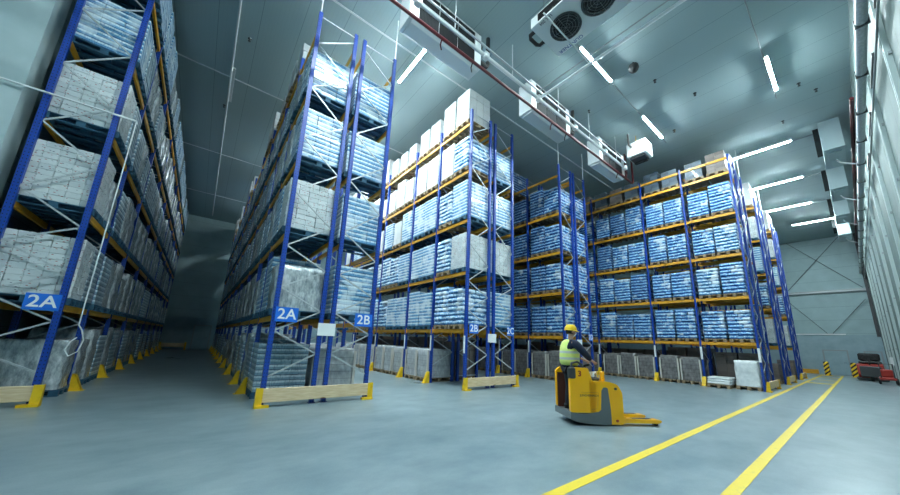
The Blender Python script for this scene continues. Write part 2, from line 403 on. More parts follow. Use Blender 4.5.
def beam(L):
    k = round(L, 2)
    if k not in BEAM: BEAM[k] = beam_mesh(L)
    return BEAM[k]
def rack(label, x0, ys, face, nback, group, levels=LEV, upr=None):
    """a single-depth rack from x0 to x0+D; face: 0 = low-x side is seen, 1 = high-x side"""
    r = thing('pallet_rack', label, 'rack', (x0, ys[0], 0), 0, group)
    for i, y in enumerate(ys):
        yy = y - ys[0] + 0.05
        link('upright', upr or UPR, r, (0, yy, 0)); link('upright', upr or UPR, r, (D, yy, 0))
        if i <= 9: link('brace', BRM if face == 1 else BR, r, (0, yy, 0))
    xs = (0, D) if face == 0 else (D, 0)
    for i in range(len(ys)-1):
        L = ys[i+1] - ys[i]
        for z in levels:
            bm_ = link('beam', beam(L), r, (xs[0], ys[i]-ys[0]+0.05, z))
            if i < 5:
                link('beam_connector', CONN, bm_, (0, 0.03, 0), 0); link('beam_connector', CONN, bm_, (0, L-0.03, 0), PI)
            if i < nback: link('beam', beam(L), r, (xs[1], ys[i]-ys[0]+0.05, z))
    return r

# ------------------------------------------------------------------ pallet loads
def pallet_mesh(m, name):
    b = MB()
    for y in (-0.335, -0.1675, 0, 0.1675, 0.335): b.box(-0.6, 0.6, y-0.065, y+0.065, 0.122, 0.144)
    for x in (-0.53, 0, 0.53):
        b.box(x-0.07, x+0.07, -0.4, 0.4, 0.10, 0.122)
        for y in (-0.33, 0, 0.33): b.box(x-0.07, x+0.07, y-0.06, y+0.06, 0.022, 0.10)
    for y in (-0.33, 0, 0.33): b.box(-0.6, 0.6, y-0.06, y+0.06, 0, 0.022)
    return b.mesh(name, m)
PAL = {'wood': pallet_mesh(M['pallet_wood'], 'pallet'), 'blue': pallet_mesh(M['pallet_blue'], 'pallet')}
def pillow(b, cx, cy, cz, lx, ly, lz, rnd):
    """one filled bag: flattened rounded box with sagging ends"""
    nu, nv = 12, 5
    vs = []; fs = []
    ph = rnd.uniform(0, 6); am = rnd.uniform(0.003, 0.009)
    for j in range(nv):
        t = -PI/2 + PI*j/(nv-1)
        cz_, rz = math.sin(t), math.cos(t)
        for i in range(nu):
            a = 2*PI*i/nu + PI/nu
            ca, sa = math.cos(a), math.sin(a)
            e = 0.20
            x = math.copysign(abs(ca)**e, ca); y = math.copysign(abs(sa)**e, sa)
            k = 0.93 + 0.07*rz**0.6 if j not in (0, nv-1) else 0.88
            w = am*math.sin(3*a+ph)
            vs.append((cx + (x*k)*lx/2 + w, cy + (y*k)*ly/2 + w, cz + math.copysign(abs(cz_)**0.45, cz_)*lz/2 + 0.4*w))
    for j in range(nv-1):
        for i in range(nu):
            q = (i+1) % nu; fs.append((j*nu+i, j*nu+q, j*nu+nu+q, j*nu+nu+i))
    fs.append(tuple(reversed(range(nu)))); fs.append(tuple(range((nv-1)*nu, nv*nu)))
    b.add(vs, fs, True)
def bag_mesh(m, layers, seed):
    rnd = random.Random(seed); b = MB(); h = 0.155
    for k in range(layers):
        z = 0.144 + h*(k+0.5); j = lambda: rnd.uniform(-0.012, 0.012)
        if k % 2 == 0:       # five-bag layer
            for y in (-0.2, 0.2):
                for x in (-0.40, 0, 0.40): pillow(b, x+j(), y+j(), z, 0.405, 0.41, h*1.02, rnd)
        else:
            for x in (-0.31, 0.31):
                for y in (-0.267, 0, 0.267): pillow(b, x+j(), y+j(), z, 0.61, 0.275, h*1.02, rnd)
    return b.mesh('bag_stack', m)
def carton_mesh(m, nx, ny, nz, h, seed, name='carton_stack', sz=(1.16, 0.80)):
    rnd = random.Random(seed); b = MB(); lx, ly = sz
    for k in range(nz):
        for i in range(nx):
            for q in range(ny):
                if 0 < i < nx-1 and 0 < q < ny-1 and k < nz-1: continue
                j = lambda: rnd.uniform(-0.006, 0.006)
                cx = -lx/2 + lx*(i+0.5)/nx + j(); cy = -ly/2 + ly*(q+0.5)/ny + j(); z = 0.146 + h*k
                b.cham(cx-lx/nx/2+0.001, cx+lx/nx/2-0.001, cy-ly/ny/2+0.001, cy+ly/ny/2-0.001, z, z+h-0.001, 0.008)
    return b.mesh(name, m)
def wrap_mesh(m, h, seed, name='wrapped_stack', sz=(1.17, 0.82), amp=0.02):
    """stretch-wrapped block: soft corners, uneven sides"""
    rnd = random.Random(seed); b = MB(); n = 40; nz = 9; vs = []; fs = []
    ph = [rnd.uniform(0, 6) for _ in range(4)]
    for j in range(nz+2):
        z = 0.146 + h*min(j, nz)/nz
        sh = 1.0 if j <= nz else 0.90
        if j == nz: sh = 0.985
        zz = z + (0.02 if j == nz+1 else 0)
        for i in range(n):
            a = 2*PI*(i+0.5)/n; ca, sa = math.cos(a), math.sin(a); e = 0.22
            x = math.copysign(abs(ca)**e, ca)*sz[0]/2; y = math.copysign(abs(sa)**e, sa)*sz[1]/2
            w = 1 + amp*math.sin(5*a+ph[0]+1.3*j) + amp*0.7*math.sin(2.1*j+ph[1]) - amp
            vs.append((x*sh*w, y*sh*w, zz))
    for j in range(nz+1):
        for i in range(n):
            q = (i+1) % n; fs.append((j*n+i, j*n+q, j*n+n+q, j*n+n+i))
    b.add(vs, fs, True); b.add(vs[-n:], [tuple(range(n))])
    return b.mesh(name, m)
def corner_mesh(h, i):
    b = MB(); sx, sy = ((1,1),(1,-1),(-1,1),(-1,-1))[i]
    x, y = sx*0.597, sy*0.418
    b.box(min(x, x-sx*0.07), max(x, x-sx*0.07), min(y, y-sy*0.008), max(y, y-sy*0.008), 0.15, 0.15+h)
    b.box(min(x, x-sx*0.008), max(x, x-sx*0.008), min(y, y-sy*0.07), max(y, y-sy*0.07), 0.15, 0.15+h)
    return b.mesh('corner_board', M['cardboard_edge'])
KIND = {}
def kind(key, name, look, pal, stacks, corners=None): KIND[key] = (name, look, pal, stacks, corners)
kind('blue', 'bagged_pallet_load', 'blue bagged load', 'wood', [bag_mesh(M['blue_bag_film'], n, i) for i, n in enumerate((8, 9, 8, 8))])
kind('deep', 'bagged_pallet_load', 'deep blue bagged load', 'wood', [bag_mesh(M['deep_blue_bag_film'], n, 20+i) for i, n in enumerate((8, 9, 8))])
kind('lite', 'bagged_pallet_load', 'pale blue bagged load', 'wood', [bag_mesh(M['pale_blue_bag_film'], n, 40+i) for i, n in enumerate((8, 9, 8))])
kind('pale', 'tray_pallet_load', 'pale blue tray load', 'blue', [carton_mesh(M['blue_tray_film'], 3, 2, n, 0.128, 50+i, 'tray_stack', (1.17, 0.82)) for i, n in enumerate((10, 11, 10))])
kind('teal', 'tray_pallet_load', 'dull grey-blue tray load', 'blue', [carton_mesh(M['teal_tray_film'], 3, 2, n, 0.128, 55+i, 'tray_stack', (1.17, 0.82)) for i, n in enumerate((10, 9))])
kind('bale', 'wrapped_pallet_load', 'white wrapped load', 'wood', [wrap_mesh(M['white_wrap'], 1.03, 58)])
kind('white', 'carton_pallet_load', 'printed white carton load', 'blue', [carton_mesh(M['white_carton'], 5, 4, n, 0.128, 60+i) for i, n in enumerate((10, 10, 10))])
kind('plain', 'carton_pallet_load', 'plain white carton load', 'wood', [carton_mesh(M['plain_carton'], 3, 2, 4, 0.35, 70, 'carton_stack', (1.14, 0.78)), carton_mesh(M['plain_carton'], 3, 2, 4, 0.29, 71, 'carton_stack', (1.12, 0.70)), carton_mesh(M['plain_carton'], 2, 2, 4, 0.25, 72, 'carton_stack', (1.10, 0.66))])
kind('brown', 'carton_pallet_load', 'dark brown carton load', 'wood', [carton_mesh(M['brown_carton'], 3, 2, 6, 0.17, 80, 'carton_stack', (1.1, 0.72)), carton_mesh(M['brown_carton'], 3, 2, 5, 0.17, 81, 'carton_stack', (1.1, 0.7))])
kind('tall', 'carton_pallet_load', 'tall brown carton load', 'wood', [carton_mesh(M['brown_carton'], 3, 2, 9, 0.17, 85), carton_mesh(M['brown_carton'], 3, 2, 8, 0.17, 86)])
kind('crate', 'crate_pallet_load', 'dark crate load', 'wood', [carton_mesh(M['dark_crate'], 3, 2, 6, 0.18, 90, 'crate_stack', (1.1, 0.70)), carton_mesh(M['dark_crate'], 3, 2, 5, 0.18, 91, 'crate_stack', (1.1, 0.72))])
kind('silver', 'wrapped_pallet_load', 'silver wrapped load', 'blue', [wrap_mesh(M['silver_wrap'], h, 100+i) for i, h in enumerate((1.05, 1.38, 1.30, 1.34))])
kind('grey', 'wrapped_pallet_load', 'grey wrapped load', 'wood', [wrap_mesh(M['grey_wrap'], h, 110+i) for i, h in enumerate((1.06, 1.10, 1.04))], 1.02)
kind('brownwrap', 'wrapped_pallet_load', 'dark brown wrapped load', 'wood', [wrap_mesh(M['brown_wrap'], h, 120+i) for i, h in enumerate((1.06, 1.12, 1.10))], 1.02)
CORN = [corner_mesh(0.98, i) for i in range(4)]
ORD = ['front', 'second', 'third', 'fourth', 'fifth', 'sixth', 'seventh', 'eighth', 'ninth', 'tenth']
SHELF = ['on floor', 'on lowest beams', 'on second beams', 'on third beams', 'on fourth beams', 'on top beams']
rl = random.Random(5)
def load(key, x, y, z, where, group, var=None, hscale=1.0):
    name, look, pal, stacks, corners = KIND[key]
    r = thing(name, look + ' ' + where, 'pallet load', (x + rl.uniform(-0.02, 0.02), y, z), rl.uniform(-0.012, 0.012), group)
    link('pallet', PAL[pal], r)
    st = rl.choice(stacks) if var is None else stacks[var % len(stacks)]
    link(st.name.split('.')[0], st, r)
    if corners:
        for c in CORN: link('corner_board', c, r)
    return r
def fill(rname, group, xc, ys, pick, only=None):
    """pick(bay, level, slot) -> kind or None"""
    for i in range(len(ys)-1):
        L = ys[i+1] - ys[i]; n = 2 if L < 2.2 else 3
        for lv in range(6):
            z = 0.0 if lv == 0 else LEV[lv-1]
            for s in range(n):
                if only and not only(i, lv, s): continue
                k = pick(i, lv, s)
                if not k: continue
                pitch = (L - 0.12) / n if xc < 6 else (0.875 if n == 2 else 0.89)
                y = ys[i] + 0.11 + pitch*(s+0.5) + rl.uniform(-0.01, 0.01)
                slot = ('near', 'far')[s] if n == 2 else ('near', 'middle', 'far')[s]
                load(k, xc + (0.05 if rname in ('rack behind the driver', 'wide right rack') else 0), y, z, '%s, %s bay, %s spot, %s' % (SHELF[lv], ORD[i], slot, rname), group, (i if k == 'plain' and lv == 5 else 0 if (k == 'silver' and i == 0 and s == 0) else None))

RK = rl
# R0: 2A rack at far left
R0 = GRID[1:]
rack('blue rack signed 2A at the far left, cut by the picture edge', -3.30, R0, 1, 4, 'pallet racks')
def p0(i, lv, s):
    if i == 0 and s == 0: return [None, 'white', 'white', 'white', 'pale', 'pale'][lv]
    if lv == 0: return 'silver' if (i+s) % 3 else 'teal'
    if lv == 5: return 'pale' if RK.random() < 0.6 else 'silver'
    return 'silver' if RK.random() < 0.8 else 'teal'
fill('left edge rack', 'pallet loads on the rack at the left edge', -2.785, R0, p0)
# R1: tall double rack 2A / 2B
rack('blue rack signed 2A facing the dark aisle, left half of the tall pair', 1.30, GRID, 0, 4, 'pallet racks')
def p1(i, lv, s):
    if i == 0 and s == 0: return [None, 'silver', 'white', 'pale', 'pale', None][lv]
    if lv == 5: return None if i < 1 else ('plain' if RK.random() < 0.5 else None)
    if lv == 0: return 'teal' if i == 0 else 'silver' if RK.random() < 0.6 else 'teal'
    return 'silver' if RK.random() < 0.6 else ('teal' if RK.random() < 0.5 else 'pale')
fill('tall 2A rack', 'pallet loads on the tall 2A rack', 1.815, GRID, p1)
rack('blue rack signed 2B, right half of the tall pair', 2.60, GRID[:5], 1, 2, 'pallet racks')
def p1b(i, lv, s):
    if i == 0 and s == 0: return [None, 'pale', 'pale', 'pale', 'pale', None][lv]
    return ['grey', 'blue', 'pale', 'blue', 'pale', 'plain' if i else None][lv]
fill('tall 2B rack', 'pallet loads on the right half of the tall pair', 3.115, GRID[:5], p1b, lambda i, lv, s: (i == 0 and s == 0 or lv == 0 and i < 3 or lv == 5))
# R2: 2B / 2C
rack('blue rack signed 2B in mid picture, topped with white cartons', 7.02, GRID[:6], 0, 2, 'pallet racks')
def p2(i, lv, s):
    if i == 0 and s == 0: return [None, 'lite', 'white', 'pale', 'lite', 'plain'][lv]
    if i == 0: return [None, 'lite', 'lite', 'lite', 'plain', 'plain'][lv]
    if lv == 0: return 'grey'
    if lv == 5: return 'plain'
    if lv == 4: return 'plain'
    if lv == 3: return 'pale' if (i+s) % 3 else 'plain'
    return 'lite' if RK.random() < 0.5 else 'pale'
fill('middle 2B rack', 'pallet loads on the middle 2B rack', 7.535, GRID[:6], p2)
rack('blue rack signed 2C back to back with the middle 2B rack', 8.32, GRID[:6], 1, 2, 'pallet racks')
fill('2C rack', 'pallet loads on the 2C rack', 8.835, GRID[:6], lambda i, lv, s: [None if i == 0 else 'tall', 'pale', 'white', 'pale', 'pale', None][lv], lambda i, lv, s: i == 0 or lv == 0)
# R3
rack('blue rack of deep blue loads behind the driver, left half', 12.85, GRID[:5], 0, 2, 'pallet racks')
def p3(i, lv, s):
    if lv == 5: return 'deep' if (i, s) in ((1, 1), (2, 0)) else None
    return ['brownwrap', 'deep', 'deep', 'deep', 'deep'][lv] if (i or s) else ['brownwrap', 'blue', 'blue', 'blue', 'blue'][lv]
fill('rack behind the driver', 'pallet loads on the rack behind the driver', 13.365, GRID[:5], p3)
rack('blue rack signed 2D, right half of the pair behind the driver', 14.15, GRID[:5], 1, 2, 'pallet racks')
fill('2D rack', 'pallet loads on the 2D rack', 14.705, GRID[:5], lambda i, lv, s: ['tall', 'blue', 'blue', 'blue', 'blue', None][lv], lambda i, lv, s: i == 0 or lv == 0)
# R4: right block, stands further forward
rack('wide blue rack on the right facing the truck', 18.42, RGRID, 0, 2, 'pallet racks', LEV+[10.66], UPRT)
def p4(i, lv, s):
    if lv == 0:
        if i == 0: return 'bale' if s == 0 else None
        return 'brownwrap'
    if lv == 5: return 'crate' if (i+s) % 3 else 'brown'
    if i == 0: return 'blue' if (lv + s) % 3 else 'lite'
    return 'blue' if i < 2 else 'deep' if RK.random() < 0.4 else 'blue'
fill('wide right rack', 'pallet loads on the wide right rack', 18.935, RGRID, p4)
rack('blue rack back to back with the wide right rack', 19.72, RGRID, 1, 2, 'pallet racks')
fill('back of wide right pair', 'pallet loads on the back of the wide right pair', 20.275, RGRID, lambda i, lv, s: ['tall', 'blue', 'pale', 'blue', 'pale', 'plain'][lv], lambda i, lv, s: i == 0 and s == 0 or lv == 0)
for nm, x in (('next-to-last pair', 24.25), ('last pair', 30.05)):
    for h, dx, f in (('left half', 0, 0), ('right half', 1.3, 1)):
        rack('blue rack, %s of the %s' % (h, nm), x+dx, RGRID[:3], f, 2, 'pallet racks')
        fill('%s, %s' % (h, nm), 'pallet loads on the ' + nm, x+dx+0.515, RGRID[:3], lambda i, lv, s: ['brown', 'white', 'blue', 'pale', 'white', 'plain'][lv], lambda i, lv, s: i == 0 and s == 0)
# floor clutter under the first bay of the wide right rack
wb = thing('white_bundle', 'low white wrapped bundle on a pallet under the wide right rack', 'bundle', (18.5, 3.98, 0))
link('pallet', PAL['wood'], wb); b = MB()
for k in range(3): b.cham(-0.55+0.02*k, 0.55, -0.40, 0.40, 0.146+0.10*k, 0.236+0.10*k, 0.03)
b.build('sheet_stack', M['white'], wb)

# post guards and end barriers -----------------------------------------------------
def guard_mesh():
    b = MB()
    b.prism([(0.0,0.0),(0.30,0.0),(0.24,0.07),(0.07,0.40),(0.0,0.42)], -0.085, -0.075, 'y')
    b.prism([(0.0,0.0),(0.30,0.0),(0.24,0.07),(0.07,0.40),(0.0,0.42)], 0.075, 0.085, 'y')
    b.prism([(0.30,0.0),(0.245,0.075),(0.075,0.40),(0.0,0.42),(0.0,0.40),(0.06,0.385),(0.235,0.065),(0.28,0.0)], -0.085, 0.085, 'y')
    b.box(0, 0.34, -0.11, 0.11, 0, 0.01)
    b.v = [(v[0]*0.76, v[1]*0.9, v[2]*0.95) for v in b.v]
    return b.mesh('post_guard', M['yellow'])
GUARD = guard_mesh()
def guard(x, y, face, where):
    o = link('post_guard', GUARD, None, (x, y, 0), PI if face == 0 else 0)
    tag(o, 'yellow post guard ' + where, 'post guard', 'yellow post guards')
for nm, x, ys, f in (('left edge rack', -3.30+D+0.08, R0, 1), ('tall 2A rack', 1.30-0.08, GRID, 0), ('middle 2B rack', 7.02-0.08, GRID[:6], 0),
                     ('rack behind the driver', 12.85-0.08, GRID[:4], 0), ('wide right rack', 18.42-0.08, RGRID, 0),
                     ('tall 2B rack', 2.60+D+0.08, GRID[:3], 1)):
    for i, y in enumerate(ys):
        if i == 0 and nm != 'wide right rack' : continue
        if i == 0: continue
        guard(x, y+0.05, f, 'at the %s upright of the %s' % (ORD[i] if i < 10 else 'last', nm))
def barrier(x0, x1, y, where):
    r = thing('end_barrier', 'timber plank barrier with yellow feet before ' + where, 'barrier', (x0, y, 0), 0, 'plank barriers at the rack ends')
    L = x1-x0
    MB().cham(0.03, L-0.03, -0.035, 0.035, 0.10, 0.38, 0.006).build('plank', M['wood'], r)
    for sx, px in ((1, 0.0), (-1, L)):
        b = MB(); lo = lambda a, c: (min(px+sx*a, px+sx*c), max(px+sx*a, px+sx*c))
        b.box(*lo(-0.017, 0.10), -0.055, -0.04, 0.051, 0.40)
        b.prism([(-0.06, 0.40), (0.02, 0.40), (0.072, 0.051), (-0.06, 0.051)], px+sx*-0.03, px+sx*-0.018, 'x')
        b.box(*lo(-0.031, 0.24), -0.09, 0.03, 0.0, 0.05); b.box(*lo(-0.031, 0.0), 0.0301, 0.075, 0.0, 0.05)
        b.build('bracket', M['yellow'], r)
barrier(1.19, 3.73, 7.98, 'the tall 2A and 2B pair')
barrier(6.91, 9.46, 7.98, 'the middle 2B and 2C pair')
barrier(-3.41, -2.16, 9.93, 'the left edge 2A rack')
barrier(12.74, 15.29, 7.98, 'the pair behind the driver')
barrier(18.31, 20.86, 2.48, 'the wide right pair')
barrier(24.14, 26.69, 2.48, 'the second pair from the end wall')
barrier(29.94, 32.49, 2.48, 'the pair nearest the end wall')
# rack signs -------------------------------------------------------------------------
SIGNTXT = {}
def sign(txt, x, y, where, w=0.47, h=0.33, z=1.97):
    s = tag(MB().box(-w/2, w/2, -0.006, 0.006, -h/2, h/2).build('rack_sign', M['sign_blue'], None, (x, y, z)), 'blue sign reading %s %s' % (txt, where), 'sign', 'blue rack signs')
    if txt not in SIGNTXT: SIGNTXT[txt] = text_mesh(txt, 0.33, M['sign_white'], 'lettering', 0.002, 0.005, 1.05)
    link('lettering', SIGNTXT[txt], s, (0, -0.009, 0))
sign('2A', -2.50, 10.0, 'on the left edge rack')
sign('2A', 1.545, 8.05, 'on the left upright of the tall pair')
sign('2B', 3.39, 8.05, 'on the right upright of the tall pair')
sign('2B', 7.33, 8.05, 'on the left upright of the middle pair', 0.42)
sign('2C', 9.18, 8.05, 'on the right upright of the middle pair', 0.36)
sign('2C', 13.1, 8.05, 'on the left upright behind the driver', 0.36)
sign('2D', 15.02, 8.05, 'on the right upright behind the driver', 0.36)
for x, w in ((2.47, 'tall pair'), (8.22, 'middle pair'), (14.0, 'pair behind the driver')):
    tag(MB().box(-0.21, 0.21, -0.004, 0.004, -0.15, 0.15).build('paper_notice', M['paper'], None, (x, 8.05, 1.68)), 'blank white notice between the two inner uprights of the ' + w, 'notice', 'white notices on the rack ends')
tag(MB().box(-0.2, 0.2, -0.004, 0.004, -0.14, 0.14).build('paper_notice', M['paper'], None, (-3.2, 10.0, 1.72)), 'white notice on the left edge rack at the picture edge', 'notice', 'white notices on the rack ends')
# white protective sleeves halfway up the lower uprights
for nm, x, ys in (('middle 2B rack', 7.02, GRID[:5]), ('wide right rack', 18.42, RGRID[:4]), ('rack behind the driver', 12.85, GRID[1:4])):
    for i, y in enumerate(ys):
        tag(MB().box(-0.064, -0.054, -0.042, 0.042, 1.15, 1.72).build('upright_label', M['paper'], None, (x, y+0.05, 0)), 'white barcode strip on the %s upright of the %s' % (ORD[i], nm), 'label strip', 'white strips on the rack uprights')

# ------------------------------------------------------------------ ceiling: lamps
def lamp(x, y, along, where, L=2.15, lit=True):
    r = thing('strip_lamp', where, 'lamp', (x, y, ZC-0.28), 0 if along == 'x' else PI/2, 'ceiling strip lamps')
    b = MB(); hs = None; b.prism([(-0.052, -0.019), (-0.037, -0.019), (-0.037, 0.031), (0.037, 0.031), (0.037, -0.019), (0.052, -0.019), (0.05, 0.05), (0.03, 0.10), (-0.03, 0.10), (-0.05, 0.05)], -L/2-0.06, L/2+0.06, 'x'); hs = b.build('housing', M['white'], r)
    MB().box(-L/2, L/2, -0.034, 0.034, -0.03, 0.028).build('diffuser', M['lamp'] if lit else M['offwhite'], hs)
    b = MB()
    for q in (-L*0.35, L*0.35): b.tube([(q, 0, 0.10), (q, 0, 0.275)], 0.008, 5)
    b.build('hanger', M['steel'], r)
KL = 0.971
def lampk(x, y, *a): lamp(x*KL, y*KL, *a)
lampk(10.33, 4.70, 'x', 'lit strip lamp beside the fan cooler')
lampk(15.72, 4.70, 'x', 'lit strip lamp above the boxy white ceiling unit')
lampk(2.6, 4.70, 'x', 'added unseen lit strip lamp high in front of the tall pair of racks')  # out-of-view lamp added to brighten the rack ends
lampk(4.2, 0.60, 'x', 'added unseen lit strip lamp above the camera near the right wall')  # invented lamp outside the frame, extra light from the front
lampk(-0.90, 2.40, 'x', 'added unseen lit strip lamp in front of the dark aisle')  # unseen lamp added to light the front of the left rack
lampk(15.72, 0.60, 'x', 'lit strip lamp alone near the right wall')
lampk(4.92, 9.27, 'y', 'lit strip lamp between the tall and middle racks, nearer one')
lampk(4.90, 12.9, 'y', 'lit strip lamp between the tall and middle racks, farther one')
for y, w in ((17.2, 'third'), (21.6, 'fourth'), (26.0, 'fifth'), (31.0, 'sixth')):
    lampk(4.9, y, 'y', 'added lit strip lamp deep between the tall and middle racks, %s from the front' % w)  # hidden lamps continuing the row, added to lift ceiling and back wall
for x, w in ((21.76, 'first'), (27.0, 'second'), (32.2, 'third')):
    lampk(x, 1.78, 'y', 'lit strip lamp over the right racks, %s of the receding row' % w)
lampk(37.2, 0.85, 'y', 'lit strip lamp over the right racks, farthest of the receding row')
lamp(-0.5, 15.0, 'y', 'unlit strip lamp over the dark aisle', 2.15, False)
def pipe(name, pts, r, m, label, cat, n=8, group=None):
    return tag(MB().tube(pts, r, n).build(name, m), label, cat, group)
pipe('conduit', [(8.9, 4.7, ZC-0.02), (17.4, 4.7, ZC-0.02)], 0.02, M['steel'], 'grey conduit along the ceiling above the lamp row by the fan cooler', 'conduit')
pipe('conduit', [(9.5, 0.66, ZC-0.02), (17.4, 0.66, ZC-0.02)], 0.02, M['steel'], 'grey conduit along the ceiling above the lamp near the right wall', 'conduit')
pipe('conduit', [(-0.6, 3.0, ZC-0.037), (-0.6, 35, ZC-0.037)], 0.035, M['white'], 'white conduit along the ceiling of the dark aisle', 'conduit')
for x, w in ((21.76, 'first'), (27.0, 'second'), (32.2, 'third')):
    pipe('conduit', [(x, -0.4, ZC-0.03), (x, 5, ZC-0.03)], 0.02, M['steel'], 'grey conduit to the right wall cooler from the %s receding lamp' % w, 'conduit')
# ceiling sensors / sprinkler heads
for x, y, w in ((12.65, 3.55, 'over the long white cross pipe, near the picture top'), (14.6, 2.75, 'right of the black camera on the ceiling'),
                (12.3, 6.1, 'between the lamp and the middle cooler'), (16.6, 4.1, 'beyond the lamp by the boxy unit'), (21.9, 3.3, 'above the wide right rack'), (-0.2, 12.2, 'left of the aisle conduit, near one'), (-0.7, 17.0, 'left of the aisle conduit, far one'), (17.9, -0.4, 'near the right wall top, near one'), (17.0, 0.0, 'near the right wall top, far one'), (19.5, 0.7, 'over the lone lamp end')):
    s = thing('smoke_detector', 'small dark ceiling detector ' + w, 'detector', (x, y, ZC), 0, 'ceiling detectors')
    MB().lathe([(0.06, 0), (0.06, -0.02), (0.02, -0.03), (0.02, -0.10)], 10).build('body', M['dark'], s)
    MB().lathe([(0.001, -0.12), (0.045, -0.12), (0.045, -0.105), (0.02, -0.10)], 10).build('deflector', M['dark'], s)
cam_ = thing('dome_camera', 'black dome camera hanging beside the long white cross pipe', 'camera', (11.15, 3.75, ZC-0.3))
MB().tube([(0,0,0.3),(0,0,0.12)], 0.02, 6).build('stem', M['dark'], cam_)
MB().lathe([(0.001,0.14),(0.16,0.13),(0.18,0.02),(0.17,0.0),(0.15,-0.06),(0.09,-0.13),(0.001,-0.16)], 16).build('dome', M['black'], cam_)

# ------------------------------------------------------------------ ceiling: coolers
def side_cooler(x0, L, where):
    """long box cooler hung under the ceiling, coil face toward -y"""
    r = thing('ceiling_cooler', where, 'cooler', (x0, 6.54, 10.42), 0, 'long white coolers behind the red pipe')
    W, H = 0.62, 1.33
    b = MB(); b.box(0, L, 0.05, W, 0, H); b.box(0, 0.30, 0, 0.05, 0, H); b.box(L-0.26, L, 0, 0.05, 0, H); b.box(0.3, L-0.26, 0, 0.05, 0, 0.04); b.box(0.3, L-0.26, 0, 0.05, H-0.04, H)
    b.build('casing', M['offwhite'], r)
    n = 3; s = (L-0.56)/n
    for k in range(n):
        MB().box(0.30+k*s+0.02, 0.30+(k+1)*s-0.02, 0.015, 0.045, 0.04, H-0.04).build('coil', M['coil'], r)
    b = MB(); b.prism([(0.03, 0.0), (W-0.03, 0.0), (W-0.1, -0.06), (0.1, -0.06)], 0.1, L-0.1, 'x'); b.build('drip_tray', M['offwhite'], r)
    b = MB()
    for x in (0.3, L-0.3):
        for y in (0.15, W-0.12): b.tube([(x, y, H), (x, y, ZC-10.42)], 0.012, 5)
    b.build('hanger', M['steel'], r)
    b = MB(); b.tube([(L, 0.2, 0.85), (L+0.12, 0.2, 0.95), (L+0.16, 0.2, 1.15), (L+0.05, 0.2, 1.3), (L+0.05, 0.2, 1.56)], 0.08, 8); b.tube([(L, 0.06, 0.35), (L+0.32, 0.06, 0.35), (L+0.38, 0.06, 0.45), (L+0.38, 0.06, 1.56)], 0.075, 8)
    b.build('insulated_pipe', M['black'], r)
    return r
side_cooler(3.25, 2.74, 'long white cooler behind the red pipe, nearest the camera')
side_cooler(8.70, 2.68, 'long white cooler behind the red pipe, middle of the row')
side_cooler(14.0, 2.68, 'long white cooler behind the red pipe, farthest of the row')
# the fan cooler
r = thing('ceiling_cooler', 'big white cooler with two black fans facing down, at the picture top', 'cooler', (6.42, 4.80, 10.82))
W, L, H = 1.45, 4.6, 0.55
b = MB(); b.box(0, W, -L, 0, 0, 0.34); b.prism([(0.0, 0.34), (W, 0.34), (W-0.25, H), (0.25, H)], -L, 0, 'y'); b.build('casing', M['offwhite'], r)
MB().box(-0.012, 0.0, -L+0.2, -0.25, 0.05, 0.30).build('coil', M['coil'], r)
def fan(y):
    f = MB(); f.lathe([(0.43, 0.0), (0.45, -0.05), (0.41, -0.06), (0.38, 0.0), (0.36, 0.0)], 28, (0.70, y, 0))
    o = f.build('fan_ring', M['dark'], r)
    g = MB()
    for rad in (0.12, 0.2, 0.28, 0.36):
        g.tube([(0.70+rad*math.cos(2*PI*k/24), y+rad*math.sin(2*PI*k/24), -0.05) for k in range(25)], 0.005, 4)
    for k in range(8): g.tube([(0.70, y, -0.055), (0.70+0.4*math.cos(PI*k/4), y+0.4*math.sin(PI*k/4), -0.05)], 0.005, 4)
    g.build('fan_grille', M['steel'], o)
    bl = MB(); bl.lathe([(0.001,-0.035),(0.10,-0.035),(0.11,-0.004)], 12, (0.70, y, 0))
    for k in range(5):
        a = 2*PI*k/5
        bl.add([(0.70+0.09*math.cos(a), y+0.09*math.sin(a), -0.012), (0.70+0.36*math.cos(a-0.1), y+0.36*math.sin(a-0.1), -0.028), (0.70+0.36*math.cos(a+0.6), y+0.36*math.sin(a+0.6), -0.010), (0.70+0.09*math.cos(a+0.7), y+0.09*math.sin(a+0.7), -0.006)], [(0,1,2,3)])
    bl.build('fan_blades', M['black'], o)
    d = MB(); d.lathe([(0.001,-0.003),(0.37,-0.003),(0.37,0.0)], 28, (0.70, y, 0)); d.build('fan_well', M['black'], o)
for y in (-0.72, -1.72, -2.75, -3.75): fan(y)
def flat_text(txt, size, m, parent, loc, rz, space=1.0):
    """lettering lying on a downward-facing surface"""
    me = text_mesh(txt, size, m, 'lettering', 0.002, 0.0, space)
    me.transform(Matrix.Rotation(PI/2, 4, 'X'))
    return link('lettering', me, parent, loc, rz)
flat_text('GUNTNER', 0.17, M['blue_ink'], r, (1.34, -0.50, -0.006), PI/2)
flat_text('LLK 204', 0.12, M['ink'], r, (0.10, -0.45, -0.006), PI/2)
b = MB()
for q in (0.25, W-0.25):
    for y in (-0.3, -2.3, -4.3): b.tube([(q, y, H), (q, y, ZC-10.82)], 0.012, 5)
b.build('hanger', M['steel'], r)
b = MB(); b.tube([(0.35, 0, 0.28), (0.35, 0.30, 0.28), (0.45, 0.36, 0.28), (0.75, 0.36, 0.28), (0.85, 0.30, 0.28), (0.85, 0.0, 0.28)], 0.06, 8); b.build('insulated_pipe', M['black'], r)
